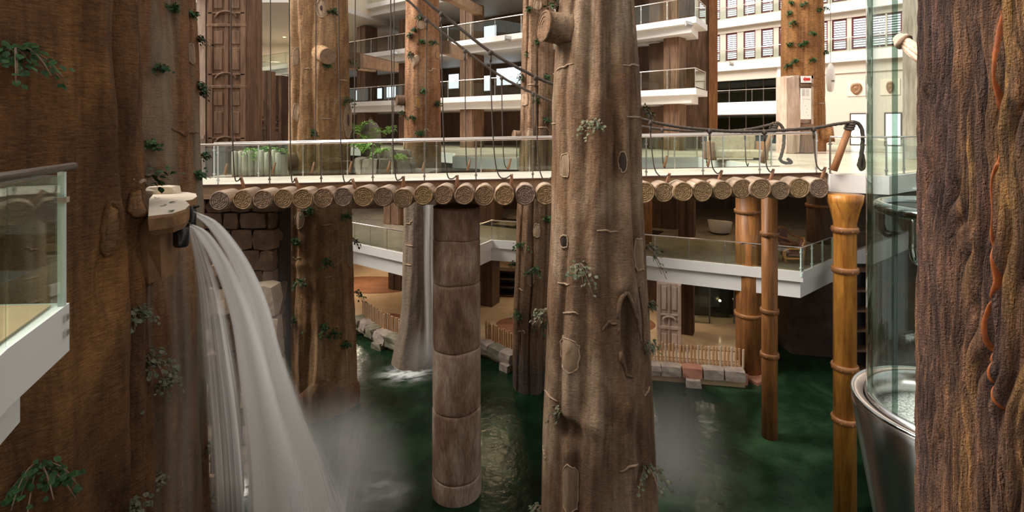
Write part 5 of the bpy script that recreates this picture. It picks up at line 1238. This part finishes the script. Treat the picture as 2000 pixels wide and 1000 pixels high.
MB().add([(xs+.08, D-.175, zc), (xs+.19, D-.175, zc-.11), (xs+.19, D-.175, zc+.11), (xs+.08, D-.165, zc), (xs+.19, D-.165, zc-.11), (xs+.19, D-.165, zc+.11)], [(0, 1, 2), (5, 4, 3), (0, 3, 4, 1), (1, 4, 5, 2), (2, 5, 3, 0)]).build('arrow_head', 'signred', t)
trap(xs+.21, xs+.43, D-.175, D-.165, zc-.06, zc+.06, 'arrow_tail', 'signred')
z1, z0 = EYE-(173-HY)/F*D, EYE-(233-HY)/F*D
trap(xs-.02, xs+.46, D-.20, D-.14, z0, z1, 'directory_board', 'signwhite')
ink = MB()
for k in range(6): ink.box((xs+.09, D-.203, z1-.07-.055*k), (.14, .004, .022)); ink.box((xs+.28, D-.203, z1-.07-.055*k), (.16, .004, .012))
for k, (u, v) in enumerate(((.1, .52), (.25, .52), (.36, .53), (.2, .85), (.27, 1.0), (.24, 1.15), (.3, 1.3))): ink.box((xs+u, D-.203, z1-v), (.10 if k < 3 else .03, .004, .014 if k < 3 else .03))
ink.build('directory_print', 'signink', t, kind='stuff')
# white spindle pendant
p = W(1622, 152, 30); t = thing('spindle_pendant', p, 'white spindle-shaped pendant lantern beside the ginger trunk', 'lamp')
MB().lathe(tuple(p), [(.06, -.82), (.16, -.75), (.22, -.3), (.25, 0), (.2, .45), (.1, .78), (.03, .85)], 14).build('shade', 'signwhite', t, True)
MB().tube([tuple(p+[0, 0, .8]), tuple(p+[0, 0, 5])], .015, 5).build('cord', 'darksteel', t); MB().box(tuple(p+np.array([0, -.24, -.2])), (.16, .03, .08)).build('ornament', 'darksteel', t)
# lobby sofa
p = G(1436, 312, Z0); t = thing('lobby_sofa', p, 'floral-patterned sofa with wooden ends behind the bridge glass', 'sofa')
x, y = p[0], p[1]; k = 1.0
MB().cbox((x, y, Z0+.24), (1.9, .8, .3), .05).build('seat', 'floral', t); MB().cbox((x, y+.38, Z0+.66), (1.9, .2, .75), .07).build('backrest', 'floral', t)
for s in (-1, 1): MB().cbox((x+s*1.02, y, Z0+.36), (.16, .85, .72), .04).build('arm', 'postwood', t)
for sx in (-.9, .9):
    for sy in (-.3, .3): MB().box((x+sx, y+sy, Z0+.05), (.08, .08, .10)).build('leg', 'postwood', t)
p = G(1483, 306, Z0); t = thing('side_table', p, 'small wooden side table beside the floral sofa', 'table')
MB().cbox((p[0], p[1], Z0+.55), (.6, .6, .08), .02).build('table_top', 'postwood', t)
for sx in (-.24, .24):
    for sy in (-.24, .24): MB().box((p[0]+sx, p[1]+sy, Z0+.255), (.06, .06, .51)).build('leg', 'postwood', t)

# birch planter with ferns, stone basin with plants
def frond_plant(c, size, n, mat, label, nm='fern_plant', up=.9, group=None, seed=0):
    r = random.Random(seed); t = thing(nm, c, label, 'plant', group); c = Vector(c)
    for k in range(n):
        a = k*2.4+r.uniform(-.3, .3); d = Vector((math.cos(a), math.sin(a), 0)); L = size*r.uniform(.7, 1.15); st = MB(); u = r.uniform(.5, 1.1)*up
        pts = [c+d*L*q*.8+Vector((0, 0, L*u*q-L*.75*q*q*q)) for q in np.linspace(0, 1, 9)]
        st.tube(pts, [.012*(1-.7*q) for q in np.linspace(0, 1, 9)], 4)
        for q in range(2, 9):
            tg = (pts[q]-pts[q-1]).normalized(); sd = tg.cross(Vector((0, 0, 1))).normalized(); l = L*.30*(1-abs(q-4.5)/6)
            for s in (-1, 1):
                b = pts[q]; e = b+sd*s*l+tg*l*.5-Vector((0, 0, l*.25)); w = tg*.05*size
                st.add([b, b*.5+e*.5+w+Vector((0, 0, .02)), e, b*.5+e*.5-w+Vector((0, 0, .02))], [(0, 1, 2, 3)])
        st.build('frond', mat, t)
    return t
px0, px1, D = 462, 556, 17.35; xa, xb = XD(px0, D)[0], XD(px1, D)[0]
t = thing('birch_planter', ((xa+xb)/2, D, 0), 'whitewashed birch-log planter on the landing behind the bridge', 'planter')
n = 9
for k in range(n):
    x = lerp(xa, xb, (k+.5)/n); MB().lathe((x, D-.28+.05*math.sin(k*2), 0), [(.085, 0), (.09, .3), (.087, .82+.05*math.sin(k*3)), (.05, .84+.05*math.sin(k*3))], 12).build('birch_log', 'birch', t, True)
MB().box(((xa+xb)/2, D+.05, .36), (xb-xa-.06, .55, .72)).build('planter_box', 'birch', t); MB().box(((xa+xb)/2, D+.05, .74), (xb-xa-.1, .5, .03)).build('soil', 'soil', t)
frond_plant((lerp(xa, xb, .42), D+.05, .75), .62, 13, 'fern', 'bright green fern in the birch-log planter, the fuller one', seed=1)
frond_plant((lerp(xa, xb, .80), D+.05, .75), .50, 10, 'fern', 'low fern at the right end of the birch-log planter', seed=2)
D = 18.6; cx, cy = XD(752, D)[0], D
t = thing('stone_basin', (cx, cy, 0), 'round stone basin with a small cascade behind the bridge', 'basin')
for k in range(10):
    a = k/10*2*PI; stone('basin_stone', (cx+.85*math.cos(a), cy+.85*math.sin(a), .27), (.56, .34, .55), 'curb', t, a+PI/2, .05, 700+k)
for k in range(7):
    a = k/7*2*PI; stone('basin_stone', (cx+.3+.42*math.cos(a), cy+.2+.42*math.sin(a), .6), (.4, .28, .4), 'curb', t, a+PI/2, .05, 720+k)
MB().lathe((cx, cy, .3), [(.8, 0), (.8, .02)], 20).build('basin_water', 'water', t)
for k, (px, py, D_, s, up) in enumerate(((708, 300, 18.0, .7, 1.3), (722, 285, 19.6, .8, 1.3), (742, 300, 17.7, .5, 1.0), (778, 312, 17.6, .38, 1.0), (700, 262, 19.9, .8, 1.4), (760, 262, 20., .5, 1.2))):
    p = W(px, py, D_); frond_plant(tuple(p), s, 9, 'fern', 'green fern growing round the stone basin behind the bridge', 'fern_plant', up, 'ferns round the stone basin', 10+k)
p = W(724, 272, 20.2); t = thing('rounded_stump', (p[0], p[1], 0), 'smooth dark rounded stump among the ferns behind the handrail', 'stump')
MB().lathe((p[0], p[1], 0), [(.36, 0), (.38, .9), (.40, 1.25), (.36, 1.55), (.24, 1.78), (.10, 1.86), (.05, 1.95), (.01, 1.98)], 22).build('stump_body', 'pillargrey', t, True)
MB().lathe((p[0], p[1], 1.93), [(.06, 0), (.05, .05), (.02, .08)], 10).build('stump_tip', 'pillardark', t, True)

# ================================================================== MEZZANINE FURNITURE
def rattan_chair(c, rz, label, mat='rattan', cush='cushion', s=1.0):
    t = thing('rattan_armchair', c, label, 'armchair'); R = Matrix.Rotation(rz, 3, 'Z'); c = Vector(c)
    def q(x, y, z): return c+R@Vector((x*s, y*s, z*s))
    MB().cbox(q(0, 0, .36), (.62*s, .6*s, .16*s), .05, rz).build('seat_cushion', cush, t)
    MB().cbox(q(0, .30, .66), (.62*s, .12*s, .62*s), .05, rz).build('backrest', cush, t)
    for sd in (-1, 1):
        MB().tube(smooth_path([q(sd*.34, .36, .95), q(sd*.40, .2, .68), q(sd*.41, -.2, .62), q(sd*.39, -.40, .50), q(sd*.36, -.38, .25), q(sd*.36, -.2, .22), q(sd*.36, .3, .26)], 40), .035*s, 8).build('arm_loop', mat, t, True)
        MB().tube([q(sd*.34, .34, 0), q(sd*.34, .36, .98)], .034*s, 8).build('leg', mat, t, True)
        MB().tube([q(sd*.34, -.32, 0), q(sd*.37, -.36, .5)], .034*s, 8).build('leg', mat, t, True)
    MB().tube([q(-.34, .36, .98), q(0, .40, 1.04), q(.34, .36, .98)], .034*s, 8).build('top_rail', mat, t, True)
    MB().tube([q(-.34, -.33, .27), q(.34, -.33, .27)], .03*s, 8).build('stretcher', mat, t, True)
    return t
e1 = XD(1549, 21.6); rattan_chair((e1[0], e1[1], ZM), -1.9, 'amber rattan armchair with curved arms behind the mezzanine corner glass')
e1 = XD(1541, 23.6); rattan_chair((e1[0], e1[1], ZM), .5, 'dark woven armchair facing the rattan armchair on the mezzanine', 'postwood')
e1 = XD(1406, 27.5); c = (e1[0], e1[1], ZM)
t = thing('tub_chair', c, 'pale rounded tub chair in the dark mezzanine lounge', 'armchair')
rows = []
for z, r in ((0.1, .5), (.75, .62), (.8, .58), (.78, .50), (.42, .44)): rows.append([(c[0]+r*math.cos(a), c[1]+r*math.sin(a), ZM+z*(1 if z < .3 else (.55+.45*abs(math.cos((a+2.2)/2))))) for a in np.linspace(0, 2*PI, 28, endpoint=False)])
MB().grid(rows, True).build('tub_shell', 'paleseat', t, True); MB().lathe((c[0], c[1], ZM+.36), [(.45, 0), (.46, .06), (.40, .1)], 24).build('seat', 'paleseat', t, True); MB().lathe((c[0], c[1], ZM), [(.3, 0), (.3, .12)], 20).build('plinth', 'black', t)
# glass show room under the mezzanine with a lit lamp
x, D = XD(1385, 25.4); t = thing('display_case', (x, D, ZL), 'dark glazed display room with a small lamp behind the pole fence', 'display case')
MB().box((x, D+1.0, ZL+1.25), (2.6, .1, 2.4), -.25).build('back_panel', 'black', t)
MB().box((x-.6, D, ZL+1.25), (1.2, .04, 2.4), -.25).build('glass_panel', 'glass', t); MB().box((x+.6, D-.2, ZL+1.25), (1.2, .04, 2.4), .35).build('glass_panel', 'glass', t)
for dx in (-1.2, 0, 1.2): MB().box((x+dx, D-.05, ZL+1.25), (.06, .06, 2.5)).build('mullion', 'darksteel', t)
MB().cbox((x+.2, D+.6, ZL+1.3), (1.0, .3, 1.4), .02).build('cabinet', 'black', t); MB().lathe((x+.65, D+.3, ZL+.95), [(.05, 0), (.06, .04), (.02, .09)], 12).build('lamp_bulb', 'lampwarm', t)
x, D = XD(995, 29.5); t = thing('dark_cabinet', (x, D, ZL), 'dark shelved cabinet on the marble floor under the mezzanine', 'cabinet')
MB().box((x, D+.3, ZL+.75), (1.3, .06, 1.5), -.2).build('back_panel', 'black', t)
for s in (-.65, .65): MB().box((x+s, D, ZL+.75), (.06, .6, 1.5), -.2).build('side_panel', 'black', t)
for z in (.08, .55, 1.0, 1.47): MB().box((x, D, ZL+z), (1.3, .6, .05), -.2).build('shelf', 'pillardark', t)

# shelves with goods glimpsed behind the amber column
x, D = XD(1678, 20.5); t = thing('goods_shelf', (x, D, ZL), 'dark shelf unit with glowing goods behind the bright amber column', 'shelf')
MB().box((x, D+.3, -5.9), (1.0, .05, 4.1)).build('back_panel', 'black', t)
for k in range(6): MB().box((x, D, -7.9+.78*k), (1.0, .6, .05)).build('shelf_board', 'pillardark', t)
for s in (-.5, .5): MB().box((x+s, D, -5.9), (.05, .6, 4.1)).build('side_panel', 'pillardark', t)

# ================================================================== GLASS LIFT
LC = (4.35, 5.0); t = thing('glass_lift', (LC[0], LC[1], -3.2), 'round glass lift with polished steel tub and chrome ring rail', 'lift')
zr = -1.12; lr_, gr = .90, .773
MB().lathe((LC[0], LC[1], 0), [(.50, -3.6), (.62, -2.9), (.76, -2.1), (.86, -1.5), (lr_, zr-.10), (lr_, zr-.02), (lr_-.02, zr)], 96, False).build('steel_tub', 'tub', t, True)
MB().lathe((LC[0], LC[1], 0), [(lr_-.02, zr), (lr_-.035, zr+.012), (lr_-.05, zr), (gr+.03, zr-.02), (gr+.02, zr-.05)], 96, False).build('rim', 'curb', t, True)
MB().tube([(LC[0]+(lr_-.005)*math.cos(a), LC[1]+(lr_-.005)*math.sin(a), zr) for a in np.linspace(0, 2*PI, 96, endpoint=False)], .018, 8, True).build('rim_bead', 'chrome', t, True)
MB().lathe((LC[0], LC[1], 0), [(gr, zr-.05), (gr, 6.0)], 96, False).build('glass_wall', 'liftglass', t, True)
MB().lathe((LC[0], LC[1], 0), [(gr-.045, zr-.05), (gr-.045, 6.0)], 96, False).build('glass_wall', 'liftglass', t, True)
MB().lathe((LC[0], LC[1], 0), [(gr-.05, zr-.2), (gr-.05, zr+.015), (gr-.03, zr+.03), (gr+.012, zr+.03), (gr+.012, zr-.05)], 96, False).build('glass_channel', 'tub', t, True)
MB().lathe((LC[0], LC[1], zr-.20), [(gr-.05, -.02), (gr-.05, 0)], 64).build('carpet', 'carpet', t)
rr_, zc = .665, .80
ringp = [(LC[0]+rr_*math.cos(a), LC[1]+rr_*math.sin(a), zc) for a in np.linspace(0, 2*PI, 72, endpoint=False)]
ro = MB().tube(ringp, .058, 14, True).build('ring_rail', 'chrome', t, True)
MB().lathe((LC[0], LC[1], zc), [(rr_-.05, -.02), (rr_-.05, .0), (.01, .005)], 64).build('dark_shelf', 'gloss', t, True)
for a in (3.45, 5.3, 1.2):
    b = (LC[0]+rr_*.98*math.cos(a), LC[1]+rr_*.98*math.sin(a)); i_ = (LC[0]+rr_*.55*math.cos(a), LC[1]+rr_*.55*math.sin(a)); m_ = (LC[0]+rr_*.9*math.cos(a), LC[1]+rr_*.9*math.sin(a))
    MB().tube(smooth_path([(b[0], b[1], zc-.03), (b[0], b[1], zc-.25), (b[0], b[1], zc-.34), (m_[0], m_[1], zc-.44), (i_[0], i_[1], zc-.48)], 24), .042, 12).build('bracket_pipe', 'chrome', t, True)
for a in (2.75, 3.3):
    MB().box((LC[0]+(gr-.02)*math.cos(a), LC[1]+(gr-.02)*math.sin(a), 2.4), (.045, .02, 7.0), a).build('glass_joint', 'edgeglass', t)
bpy.context.view_layer.update()
